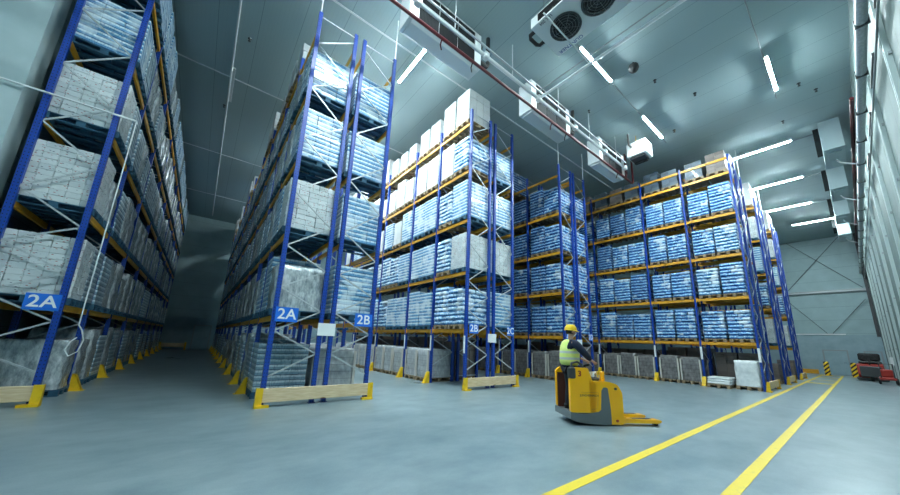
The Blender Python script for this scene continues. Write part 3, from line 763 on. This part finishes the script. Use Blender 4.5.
# coolers along the right wall
for i, (x, w) in enumerate(((20.5, 'nearest'), (25.8, 'second'), (31.1, 'third'), (36.4, 'farthest'))):
    r = thing('ceiling_cooler', 'white cooler high on the right wall, %s of the row' % w, 'cooler', (x, -0.88, 10.42), 0, 'white coolers along the right wall')
    b = MB(); b.box(0, 2.3, 0, 0.62, 0, 1.4); b.box(0.3, 2.0, 0.1, 0.5, -0.05, 0.0); b.build('casing', M['offwhite_dim'], r)
    MB().box(0.3, 2.2, 0.621, 0.80, 0.70, 1.3).build('coil', M['coil'], r)
    b = MB()
    for q in (0.3, 2.0):
        for y in (0.12, 0.5): b.tube([(q, y, 1.4), (q, y, 1.58)], 0.012, 5)
    b.build('hanger', M['steel'], r)
    b = MB(); b.tube([(1.2, 0.3, -0.05), (1.2, 0.2, -0.25), (1.2, -0.20, -0.5)], 0.03, 6); b.build('drain_pipe', M['white'], r)
# boxy ceiling unit
r = thing('ceiling_unit', 'boxy white unit with dark grille hanging from the ceiling over the wide right rack', 'cooler', (16.0, 5.5, 10.9))
MB().cham(-0.42, 0.42, -0.45, 0.45, 0.0, 0.75, 0.04).build('casing', M['white'], r)
MB().box(-0.30, 0.30, -0.33, 0.33, -0.10, 0.0).build('grille', M['dark'], r)
MB().cham(0.08, 0.25, -0.3, 0.3, -0.20, -0.10, 0.02).build('fan_guard', M['black'], r)
b = MB()
for q in (-0.3, 0.3): b.tube([(q, 0, 0.75), (q, 0, 1.1)], 0.015, 5)
b.build('hanger', M['yellow'], r)
b = MB(); b.tube([(-0.42, 0.2, 0.5), (-0.7, 0.2, 0.5), (-0.7, 0.2, 1.1)], 0.05, 6); b.build('insulated_pipe', M['black'], r)
# pipes: red main, white main, cross pipe
ZR, YR = 10.1, 6.26
rp = tag(MB().tube([(-3.0, YR, ZR), (16.85, YR, ZR), (16.95, YR, ZR+0.1), (16.95, YR, ZC-0.02)], 0.05, 10).build('red_pipe', M['red']), 'long dark red pipe running under the coolers across the ceiling', 'pipe')
pipe('red_pipe', [(16.85, 6.55, 10.5), (16.85, 6.55, ZC-0.02)], 0.04, M['red'], 'short dark red riser at the far end of the long red pipe', 'pipe')
for k, x in enumerate((4.2, 5.4, 9.6, 10.6, 15.2)):
    MB().tube([(x, YR, ZR), (x, YR+0.08, ZR-0.16), (x+0.10, YR+0.16, ZR-0.20)], 0.022, 6).build('valve', M['red'] if k % 2 == 0 else M['dark'], rp)
ZW, YW = 10.6, 6.20
wp = tag(MB().tube([(-3.0, YW, ZW), (15.9, YW, ZW)], 0.06, 10).build('white_pipe', M['white']), 'long white main pipe running above the red pipe', 'pipe')
for x in (1.0, 3.3, 5.9, 8.68, 11.2, 13.8, 15.9): MB().cham(x-0.10, x+0.10, YW-0.10, YW+0.10, ZW-0.10, ZW+0.12, 0.03).build('coupling', M['white'], wp)
b = MB()
for x in (2.2, 4.6, 7.2, 10.0, 12.4, 15.0): b.tube([(x, YW, ZW), (x, YW, ZC)], 0.012, 5)
b.build('hanger', M['white'], wp)
pipe('white_pipe', [(8.68, YW-0.04, ZW), (8.68, YF+0.1, ZW)], 0.05, M['white'], 'white cross pipe running from the main pipe to the right wall', 'pipe')
pipe('cable', [(8.62, YW-0.1, ZW+0.25), (8.62, YF+0.1, ZW+0.25)], 0.02, M['steel'], 'dark cable line beside the white cross pipe', 'cable')
ct = tag(MB().box(-3.0, 15.6, YW-0.20, YW-0.15, ZW+0.08, ZW+0.12).build('cable_tray', M['galv']), 'slim cable tray running beside the long white main pipe', 'cable tray')
pipe('white_pipe', [(6.2, 4.2, 10.66), (8.68, 4.2, 10.66), (8.68, 4.2, ZW)], 0.025, M['white'], 'thin white branch pipe crossing under the fan cooler', 'pipe')
# thin white risers from the rack tops to the ceiling
for x, y, w in ((1.30, 8.10, 'left upright of the tall pair'), (3.63, 8.10, 'right upright of the tall pair'), (12.85, 8.10, 'left upright behind the driver'), (15.18, 8.10, 'right upright behind the driver'), (20.75, 2.6, 'right upright of the wide right pair'), (26.6, 2.6, 'right upright of the second pair from the end')):
    pipe('riser_pipe', [(x, y, 10.42), (x, y, ZC)], 0.02, M['white'], 'thin white riser above the %s' % w, 'pipe', 6, 'thin white risers')
# sprinkler pipe and hanging hose at the left rack
sp = tag(MB().tube([(XL+0.02, 9.93, 6.32), (-1.93, 9.93, 6.34), (-1.90, 9.93, 6.28)], 0.022, 8).build('sprinkler_pipe', M['white']), 'thin white pipe crossing the front of the left edge rack', 'pipe')
hp = [(-1.92, 9.93, 6.30-0.25*k) for k in range(20)] + [(-1.86, 9.93, 1.45), (-1.80, 9.93, 1.25), (-1.84, 9.93, 1.02), (-1.95, 9.93, 0.93), (-2.02, 9.93, 1.05), (-1.97, 9.93, 1.22), (-1.9, 9.93, 1.30)]
pipe('hose', hp, 0.012, M['white'], 'white hose hanging with a loop beside the left edge rack', 'hose', 6)
# ------------------------------------------------------------------ right wall fittings
tray = tag(MB().tube([(-3, YF+0.26, 8.5), (XR-0.3, YF+0.26, 8.5)], 0.09, 10).build('pipe', M['galv']), 'thick bright pipe running along the right wall', 'pipe')
for x in range(0, 42, 2): MB().box(x, x+0.05, YF+0.15, YF+0.36, 8.40, 8.60).build('pipe_clip', M['dark'], tray)
pipe('pipe', [(-3, YF+0.13, 8.05), (XR-0.3, YF+0.13, 8.05)], 0.02, M['steel'], 'thin dark pipe along the right wall below the thick pipe', 'pipe')
pipe('pipe', [(17.8, YF+0.12, 11.0), (XR-0.3, YF+0.12, 11.0)], 0.06, M['red'], 'dark red pipe behind the right wall coolers', 'pipe')
for k, x in enumerate((7.3, 10.2, 13.5, 16.6, 19.8, 23.0, 26.2, 29.4, 32.6, 35.8, 39.0)):
    o = thing('steel_rail', 'bright double steel rail up the right wall, %s from the camera' % (ORD + ['eleventh'])[k].replace('front', 'first'), 'rail', (x, YF, 0), 0, 'steel rails up the right wall')
    for dx in (0, 0.15): MB().box(dx, dx+0.06, 0, 0.08, 0.0, 9.2).build('rail', M['wall_metal'], o)
    b = MB()
    for z in (2, 4, 6, 7.6, 9.0): b.box(-0.05, 0.35, 0, 0.05, z, z+0.06)
    b.build('clip', M['steel'], o)
    if k < 5: MB().box(-1.6, -0.06, 0.0, 0.06, 8.75, 8.85).build('arm', M['dark'], o)
# bollards
for y, w in ((1.83, 'left'), (0.43, 'right')):
    r = thing('bollard', 'yellow and black striped bollard on the %s of the far door' % w, 'bollard', (40.4, y, 0), 0, 'striped bollards')
    MB().lathe([(0.16,0.01),(0.16,0.98),(0.12,1.08),(0.001,1.10)], 16).build('post', M['hazard'], r)
    MB().box(-0.22, 0.22, -0.22, 0.22, 0, 0.02).build('base_plate', M['yellow'], r)
# scrubber machine
r = thing('floor_scrubber', 'red and black ride-on floor scrubber parked near the right wall', 'scrubber', (36.0, -0.34, 0), PI*0.985); r.scale = (1.2, 1.3, 1.33)
b = MB(); b.prism([(-0.75,0.16),(0.55,0.16),(0.72,0.34),(0.66,0.78),(0.2,0.84),(-0.2,0.62),(-0.75,0.66)], -0.42, 0.42, 'y'); b.build('chassis', M['bright_red'], r)
MB().cham(0.64, 0.76, -0.34, 0.34, 0.2, 0.72, 0.03).build('front_panel', M['dark'], r)
MB().cham(-0.75, -0.12, -0.38, 0.38, 0.66, 0.98, 0.06).build('tank', M['dark'], r)
b = MB(); b.cham(-0.1, 0.35, -0.30, 0.30, 0.84, 0.95, 0.04); b.cham(-0.14, 0.0, -0.36, 0.36, 0.98, 1.36, 0.06); b.build('seat', M['black'], r)
b = MB(); b.tube([(0.62,0,0.7),(0.5,0,1.12)], 0.03, 6); b.tube([(0.48+0.0*math.cos(2*PI*k/12), 0.2*math.cos(2*PI*k/12), 1.12+0.2*math.sin(2*PI*k/12)*0.6) for k in range(13)], 0.02, 6); b.build('steering_wheel', M['black'], r)
b = MB(); b.cham(-0.7, 0.6, -0.5, 0.5, 0.03, 0.18, 0.03); b.build('brush_deck', M['dark'], r)
for x, y in ((-0.45,-0.38),(-0.45,0.38),(0.5,0.0)):
    MB().lathe([(0.001,-0.06),(0.17,-0.06),(0.19,-0.03),(0.19,0.03),(0.17,0.06),(0.001,0.06)], 16).xf(Matrix.Translation((x,y,0.19)) @ Matrix.Rotation(PI/2,4,'X')).build('wheel', M['black'], r)
# small cart
r = thing('tool_cart', 'low red cleaning cart with black wheels at the right picture edge', 'cart', (32.6, -0.84, 0), 0.0); r.scale = (1.2, 1.2, 1.4)
b = MB(); b.cham(-0.4,0.4,-0.26,0.26,0.18,0.30,0.03); b.cham(-0.32,0.1,-0.2,0.2,0.30,0.62,0.04); b.build('body', M['bright_red'], r)
MB().cham(0.12, 0.36, -0.18, 0.18, 0.30, 0.52, 0.03).build('motor', M['black'], r)
b = MB(); b.tube([(-0.38,-0.2,0.28),(-0.62,-0.2,0.85),(-0.62,0.2,0.85),(-0.38,0.2,0.28)], 0.02, 6); b.build('handle', M['dark'], r)
for x, y in ((-0.28,-0.26),(-0.28,0.26),(0.28,-0.26),(0.28,0.26)):
    MB().lathe([(0.001,-0.04),(0.12,-0.04),(0.14,0.0),(0.12,0.04),(0.001,0.04)], 14).xf(Matrix.Translation((x,y,0.14)) @ Matrix.Rotation(PI/2,4,'X')).build('wheel', M['black'], r)
tag(MB().cham(-0.11, 0.11, 0.0, 0.14, -0.25, 0.25, 0.02).build('wall_box', M['white'], None, (34.6, YF, 1.35)), 'white box fixed low on the right wall by the cart', 'box')
# stop barrier at the end of the dark aisle, lumber at the end wall
r = thing('end_barrier', 'low timber barrier with yellow posts across the far end of the dark aisle', 'barrier', (-1.4, 35.4, 0))
MB().cham(-0.75, 0.75, -0.04, 0.04, 0.22, 0.55, 0.01).build('plank', M['wood'], r)
for x in (-0.8, 0.8): MB().box(x-0.06, x+0.06, -0.07, 0.07, 0, 0.62).build('post', M['yellow'], r)
r = thing('lumber_stack', 'stack of orange timber lying at the foot of the far end wall', 'timber', (42.3, 3.3, 0), PI/2)
for k in range(3): MB().cham(-0.9, 0.9, -0.22, 0.22, 0.02+0.12*k, 0.13+0.12*k, 0.01).build('plank', M['orange'], r)
# ------------------------------------------------------------------ the ride-on pallet truck
TX, TY, TR = 6.60, 3.70, math.radians(-33)
W2 = 0.36
tr = thing('pallet_truck', 'yellow and grey ride-on pallet truck carrying the driver', 'pallet truck', (TX, TY, 0), TR)
def round_poly(pts, r, n=4):
    out = []
    for i, p in enumerate(pts):
        a = Vector((*pts[i-1], 0)); b_ = Vector((*p, 0)); c = Vector((*pts[(i+1) % len(pts)], 0))
        d1 = (a-b_); d2 = (c-b_); rr = min(r, d1.length*0.45, d2.length*0.45)
        p1 = b_ + d1.normalized()*rr; p2 = b_ + d2.normalized()*rr
        for k in range(n+1):
            t = k/n; q = p1*(1-t)**2 + b_*2*t*(1-t) + p2*t*t
            out.append((q.x, q.y))
    return out
# main front body
b = MB(); b.prism(round_poly([(-0.12,0.24),(0.28,0.24),(0.28,0.03),(0.57,0.03),(0.57,0.62),(0.48,0.78),(0.32,0.83),(-0.12,0.83)], 0.05), -W2, W2, 'y')
b.build('motor_cover', M['truck_yellow'], tr)
# cab side walls
for s, z in ((-1, 1.09), (1, 1.06)):
    b = MB(); y0, y1 = sorted((s*W2, s*(W2-0.07)))
    b.prism(round_poly([(-0.52,0.24),(0.0,0.24),(0.02,0.80),(-0.05,0.84),(-0.13,z),(-0.42,z),(-0.52,0.98)], 0.04), y0, y1, 'y')
    b.build('side_wall', M['truck_yellow'], tr)
# grey skirt with the rising bow and the upright insert
b = MB(); b.prism([(-0.53,0.12),(-0.40,0.07),(-0.10,0.035),(0.30,0.02),(0.30,0.30),(0.26,0.70),(0.235,0.72),(0.17,0.72),(0.13,0.66),(0.10,0.30),(0.05,0.26),(-0.20,0.22),(-0.53,0.24)], -W2-0.012, W2+0.012, 'y')
b.build('skirt', M['truck_grey'], tr)
MB().box(-0.50, -0.12, -W2+0.07, W2-0.07, 0.12, 0.18).build('platform', M['black'], tr)
MB().cham(-0.14, -0.06, -W2+0.08, W2-0.08, 0.22, 0.98, 0.02).build('dashboard', M['dark'], tr)
MB().box(-0.50, -0.14, W2-0.09, W2-0.069, 0.225, 0.94).build('inner_pad', M['maroon'], tr)
b = MB(); b.cham(-0.54, -0.38, -W2-0.015, -W2+0.08, 0.86, 1.10, 0.03); b.build('hip_pad', M['dark'], tr)
b = MB(); b.tube([(-0.46,-W2+0.03,1.08),(-0.46,-W2+0.03,1.17),(-0.34,-W2+0.03,1.20),(-0.24,-W2+0.03,1.15),(-0.22,-W2+0.03,1.07)], 0.022, 8); b.build('grab_handle', M['dark'], tr)
# control console, tiller and stub post
b = MB(); b.cham(-0.10, 0.20, -0.22, 0.22, 0.82, 0.90, 0.03); b.build('console', M['dark'], tr)
b = MB(); b.tube([(-0.02,0,0.88),(-0.02,0,1.10)], 0.035, 8); b.tube([(-0.02,-0.20,1.14),(-0.05,-0.10,1.12),(-0.02,0,1.10),(-0.05,0.10,1.12),(-0.02,0.20,1.14)], 0.024, 8); b.build('tiller', M['black'], tr)
b = MB(); b.tube([(0.05,-0.2,0.90),(0.08,-0.2,0.99),(0.15,-0.12,0.99),(0.18,-0.1,0.9)], 0.022, 8); b.build('lever', M['white'], tr)
MB().cham(0.20, 0.28, -0.26, -0.18, 0.82, 1.02, 0.015).build('battery_lock', M['truck_yellow'], tr)
# forks
for s in (-1, 1):
    b = MB(); y = s*0.235
    b.prism(round_poly([(0.50,0.05),(1.34,0.05),(1.40,0.08),(1.38,0.115),(0.50,0.135)], 0.015, 2), y-0.085, y+0.085, 'y')
    f = b.build('fork', M['truck_yellow'], tr)
    MB().box(0.8, 1.2, y-0.045, y+0.045, 0.128, 0.1305).build('fork_slot', M['dark'], f)
    MB().lathe([(0.001,-0.05),(0.045,-0.05),(0.045,0.05),(0.001,0.05)], 12).xf(Matrix.Translation((1.3,y,0.046)) @ Matrix.Rotation(PI/2,4,'X')).build('fork_roller', M['black'], f)
MB().box(0.56, 0.65, -W2+0.06, W2-0.06, 0.04, 0.16).build('fork_carriage', M['truck_yellow'], tr)
for x, y in ((-0.25, 0.0), (0.38, -0.22), (0.38, 0.22)):
    MB().lathe([(0.001,-0.045),(0.10,-0.045),(0.115,-0.03),(0.115,0.03),(0.10,0.045),(0.001,0.045)], 16).xf(Matrix.Translation((x,y,0.116)) @ Matrix.Rotation(PI/2,4,'X')).build('wheel', M['black'], tr)
# panel seam, badge and number on the near side
b = MB()
for p, q in (((-0.30,0.62),(0.06,0.62)), ((0.06,0.62),(0.03,0.32)), ((0.03,0.32),(-0.10,0.30))): b.bar((p[0],-W2-0.001,p[1]), (q[0],-W2-0.001,q[1]), 0.006, 0.008)
b.build('panel_seam', M['orange'], tr)
link('badge', text_mesh('JUNGHEINRICH', 0.055, M['ink'], 'badge', 0.001), tr, (-0.13, -W2-0.004, 0.56))
link('number', text_mesh('3', 0.15, M['red_ink'], 'number', 0.001, 0.004), tr, (-0.31, -W2-0.004, 0.97))
for z in (0.10, 0.70): MB().cham(0.40, 0.46, -W2-0.012, -W2+0.01, z-0.022, z+0.022, 0.01).build('side_marker', M['dark'] if z > 0.5 else M['bright_red'], tr)

# ------------------------------------------------------------------ the driver
def skin_mesh(name, V, E, m, sub=2, root=0):
    """V: list of (x,y,z,r) or (x,y,z,rx,ry)"""
    me = bpy.data.meshes.new(name); me.from_pydata([v[:3] for v in V], E, [])
    o = bpy.data.objects.new(name, me); COL.objects.link(o)
    bpy.context.view_layer.objects.active = o
    s = o.modifiers.new('Skin', 'SKIN'); s.branch_smoothing = 0.4; s.use_smooth_shade = True
    for i, v in enumerate(V):
        sv = me.skin_vertices[0].data[i]; sv.radius = (v[3], v[4] if len(v) > 4 else v[3]); sv.use_root = (i == root)
    u = o.modifiers.new('Sub', 'SUBSURF'); u.levels = sub; u.render_levels = sub
    bpy.context.view_layer.update()
    out = bpy.data.meshes.new_from_object(o.evaluated_get(bpy.context.evaluated_depsgraph_get()))
    bpy.data.objects.remove(o); bpy.data.meshes.remove(me)
    out.name = name; out.materials.clear(); out.materials.append(m)
    return out
class SK:
    def __init__(s): s.V = []; s.E = []
    def chain(s, pts, frm=None):
        last = frm
        for p in pts:
            s.V.append(p); i = len(s.V)-1
            if last is not None: s.E.append((last, i))
            last = i
        return last
PX, PY_, PZ = -0.34, 0.0, 0.182           # standing place inside the truck
Rm = Matrix.Rotation(TR, 4, 'Z')
ppos = Matrix.Translation((TX, TY, 0)) @ Rm @ Vector((PX, PY_, PZ))
ARM = {-1: [(0.02,-0.175,1.41), (0.05,-0.225,1.37), (0.16,-0.30,1.22), (0.22,-0.28,1.17), (0.37,-0.20,1.06), (0.42,-0.17,1.035)],
       1: [(0.02,0.175,1.41), (0.05,0.225,1.37), (0.16,0.27,1.22), (0.22,0.25,1.17), (0.35,0.18,1.07), (0.39,0.16,1.05)]}
s = SK()
pel = s.chain([(0,0,0.93,0.13,0.10)])
ch = s.chain([(0.0,0,1.05,0.13,0.095), (0.01,0,1.20,0.13,0.09), (0.02,0,1.36,0.10,0.07)], pel)
nk = s.chain([(0.035,0,1.46,0.055), (0.05,0,1.52,0.055)], ch)
hd = s.chain([(0.065,0,1.565,0.066,0.072), (0.06,0,1.63,0.076,0.086), (0.055,0,1.69,0.070,0.078), (0.05,0,1.72,0.04)], nk)
hm = hd-2
s.chain([(0.135,0,1.605,0.020), (0.163,0,1.595,0.011)], hm)                    # nose
for q in (-1, 1): s.chain([(0.05,q*0.082,1.615,0.018), (0.04,q*0.094,1.62,0.012)], hm)
for q in (-1, 1):
    A = ARM[q]
    rr = [0.035, 0.035, 0.035, 0.034, 0.028, 0.026]
    wr = s.chain([(*p, r) for p, r in zip(A, rr)], ch)
    w = Vector(A[-1]); d = (w - Vector(A[-2])).normalized(); side = Vector((0.35, -q*0.9, 0)).normalized()
    pm = s.chain([(*(w + d*0.05), 0.034, 0.020)], wr)
    for k, (off, ln) in enumerate(((-0.027, 0.058), (-0.009, 0.066), (0.009, 0.063), (0.027, 0.050))):
        o_ = w + d*0.075 + Vector((off*0.9, off*0.4*q, off*0.3))
        s.chain([(*o_, 0.0095), (*(o_ + d*ln*0.5 + Vector((0.012,0,-0.004))), 0.009), (*(o_ + d*ln*0.6 + Vector((0.0,0,-0.034))), 0.008)], pm)
    s.chain([(*(w + d*0.03 + side*0.032), 0.011), (*(w + d*0.065 + side*0.045 + Vector((0,0,-0.015))), 0.010)], pm)
for q in (-1, 1):
    an = s.chain([(0.0,q*0.095,0.86,0.082), (0.015,q*0.10,0.66,0.07), (0.02,q*0.105,0.47,0.053), (-0.01,q*0.11,0.28,0.048), (-0.02,q*0.115,0.09,0.037)], pel)
    s.chain([(0.07,q*0.12,0.045,0.035), (0.15,q*0.125,0.035,0.028)], an)
body = link('person', skin_mesh('person', s.V, s.E, M['skin'], 2, 0), None, ppos, TR)
tag(body, 'person in yellow hard hat and hi-vis vest standing in the pallet truck, gripping its controls', 'person')
s = SK(); pel = s.chain([(0,0,0.84,0.20,0.17)])
ch = s.chain([(0.0,0,1.05,0.19,0.16), (0.01,0,1.20,0.20,0.16), (0.02,0,1.36,0.20,0.155), (0.03,0,1.45,0.105,0.10)], pel)
for q in (-1, 1):
    A = ARM[q]; s.chain([(*p, r) for p, r in zip(A[:-1], [0.098, 0.092, 0.076, 0.070, 0.052])], ch-1)
link('jacket', skin_mesh('jacket', s.V, s.E, M['navy'], 2, 0), body)
s = SK(); pel = s.chain([(0,0,0.93,0.148,0.118)])
for q in (-1, 1): s.chain([(0.0,q*0.095,0.84,0.100), (0.015,q*0.10,0.66,0.086), (0.02,q*0.105,0.47,0.07), (-0.01,q*0.11,0.28,0.066), (-0.02,q*0.115,0.10,0.06)], pel)
link('trousers', skin_mesh('trousers', s.V, s.E, M['trouser'], 2, 0), body)
m = M['hivis']; t = NT(m); x = t.xyz()
band = None
for z in (1.07, 1.20):
    q = t.math('LESS_THAN', t.math('ABSOLUTE', t.math('SUBTRACT', x[2], z)), 0.024); band = q if band is None else t.math('MAXIMUM', band, q)
t.color(t.mix(band, t.ramp(t.noise(9, 4), [(0.3, (0.66, 0.78, 0.18)), (0.7, (0.82, 0.90, 0.27))]), (0.55, 0.60, 0.58)))
s = SK(); pel = s.chain([(0,0,0.88,0.225,0.195)])
s.chain([(0.0,0,1.06,0.222,0.19), (0.01,0,1.20,0.23,0.19), (0.02,0,1.34,0.212,0.175), (0.02,0,1.42,0.165,0.135), (0.025,0,1.47,0.10,0.10)], pel)
link('hi_vis_vest', skin_mesh('hi_vis_vest', s.V, s.E, m, 2, 0), body)
b = MB(); prof = [(0.118,0.0),(0.121,0.03),(0.117,0.06),(0.10,0.098),(0.07,0.122),(0.035,0.133),(0.001,0.136)]
b.lathe(prof, 24); b.lathe([(0.119,0.0),(0.135,-0.004),(0.135,0.004),(0.119,0.012)], 24)
b.v = [(v[0]*1.08 + (0.045*max(0, v[0]/0.135)**2 if v[2] < 0.014 else 0), v[1]*0.92, v[2]) for v in b.v]
b.bar((-0.10,0,0.115),(0.08,0,0.130),0.03,0.02)
hh = b.build('hard_hat', M['helmet'], body, (0.052, 0, 1.655)); hh.rotation_euler = (0, math.radians(6), 0)
b = MB(); b.lathe([(0.088,-0.05),(0.094,0.0),(0.092,0.04)], 20); b.v = [(v[0]*0.98-0.014, v[1]*0.88, v[2]) for v in b.v]
b.f = [f for f in b.f if sum(b.v[i][0] for i in f)/len(f) < 0.02]; b.smooth = b.smooth[:len(b.f)]
b.build('hair', M['hair'], body, (0.052, 0, 1.635))
for q in (-1, 1):
    MB().lathe([(0.001,-0.009),(0.008,-0.005),(0.009,0),(0.008,0.005),(0.001,0.009)], 8, (0.139, q*0.031, 1.632)).build('eye', M['ink'], body)
    b = MB(); b.cham(-0.09, 0.19, q*0.118-0.05, q*0.118+0.05, 0.0, 0.085, 0.03); b.cham(-0.09, 0.03, q*0.115-0.048, q*0.115+0.048, 0.07, 0.15, 0.02); b.build('shoe', M['black'], body)
MB().bar((0.128,-0.022,1.568),(0.128,0.022,1.568),0.012,0.008).build('mouth', M['red_ink'], body)

# ------------------------------------------------------------------ camera, world, view
w = bpy.data.worlds.new('World'); bpy.context.scene.world = w; w.use_nodes = True
w.node_tree.nodes['Background'].inputs[0].default_value = (0.02, 0.03, 0.035, 1)
w.node_tree.nodes['Background'].inputs[1].default_value = 1.0
cd = bpy.data.cameras.new('Camera'); co = bpy.data.objects.new('Camera', cd); COL.objects.link(co)
yaw, pit, rol = 0.66526634, 0.21148218, 0.03859047
fwd = Vector((math.sin(yaw)*math.cos(pit), math.cos(yaw)*math.cos(pit), math.sin(pit)))
rt = Vector((math.cos(yaw), -math.sin(yaw), 0)); up = rt.cross(fwd)
r2 = math.cos(rol)*rt + math.sin(rol)*up; u2 = -math.sin(rol)*rt + math.cos(rol)*up
co.matrix_world = Matrix(((r2.x, u2.x, -fwd.x, 0), (r2.y, u2.y, -fwd.y, 0), (r2.z, u2.z, -fwd.z, 1.5), (0, 0, 0, 1)))
cd.sensor_width = 36; cd.lens = 315.366629/900*36; cd.shift_x = -2.428/900; cd.shift_y = 26.67/900; cd.clip_start = 0.05; cd.clip_end = 200
sc = bpy.context.scene; sc.camera = co
vs = sc.view_settings; vs.view_transform = 'Standard'; vs.look = 'None'; vs.gamma = 1; vs.use_curve_mapping = False
vs.exposure = 0.25
sc.cycles.caustics_reflective = False; sc.cycles.caustics_refractive = False
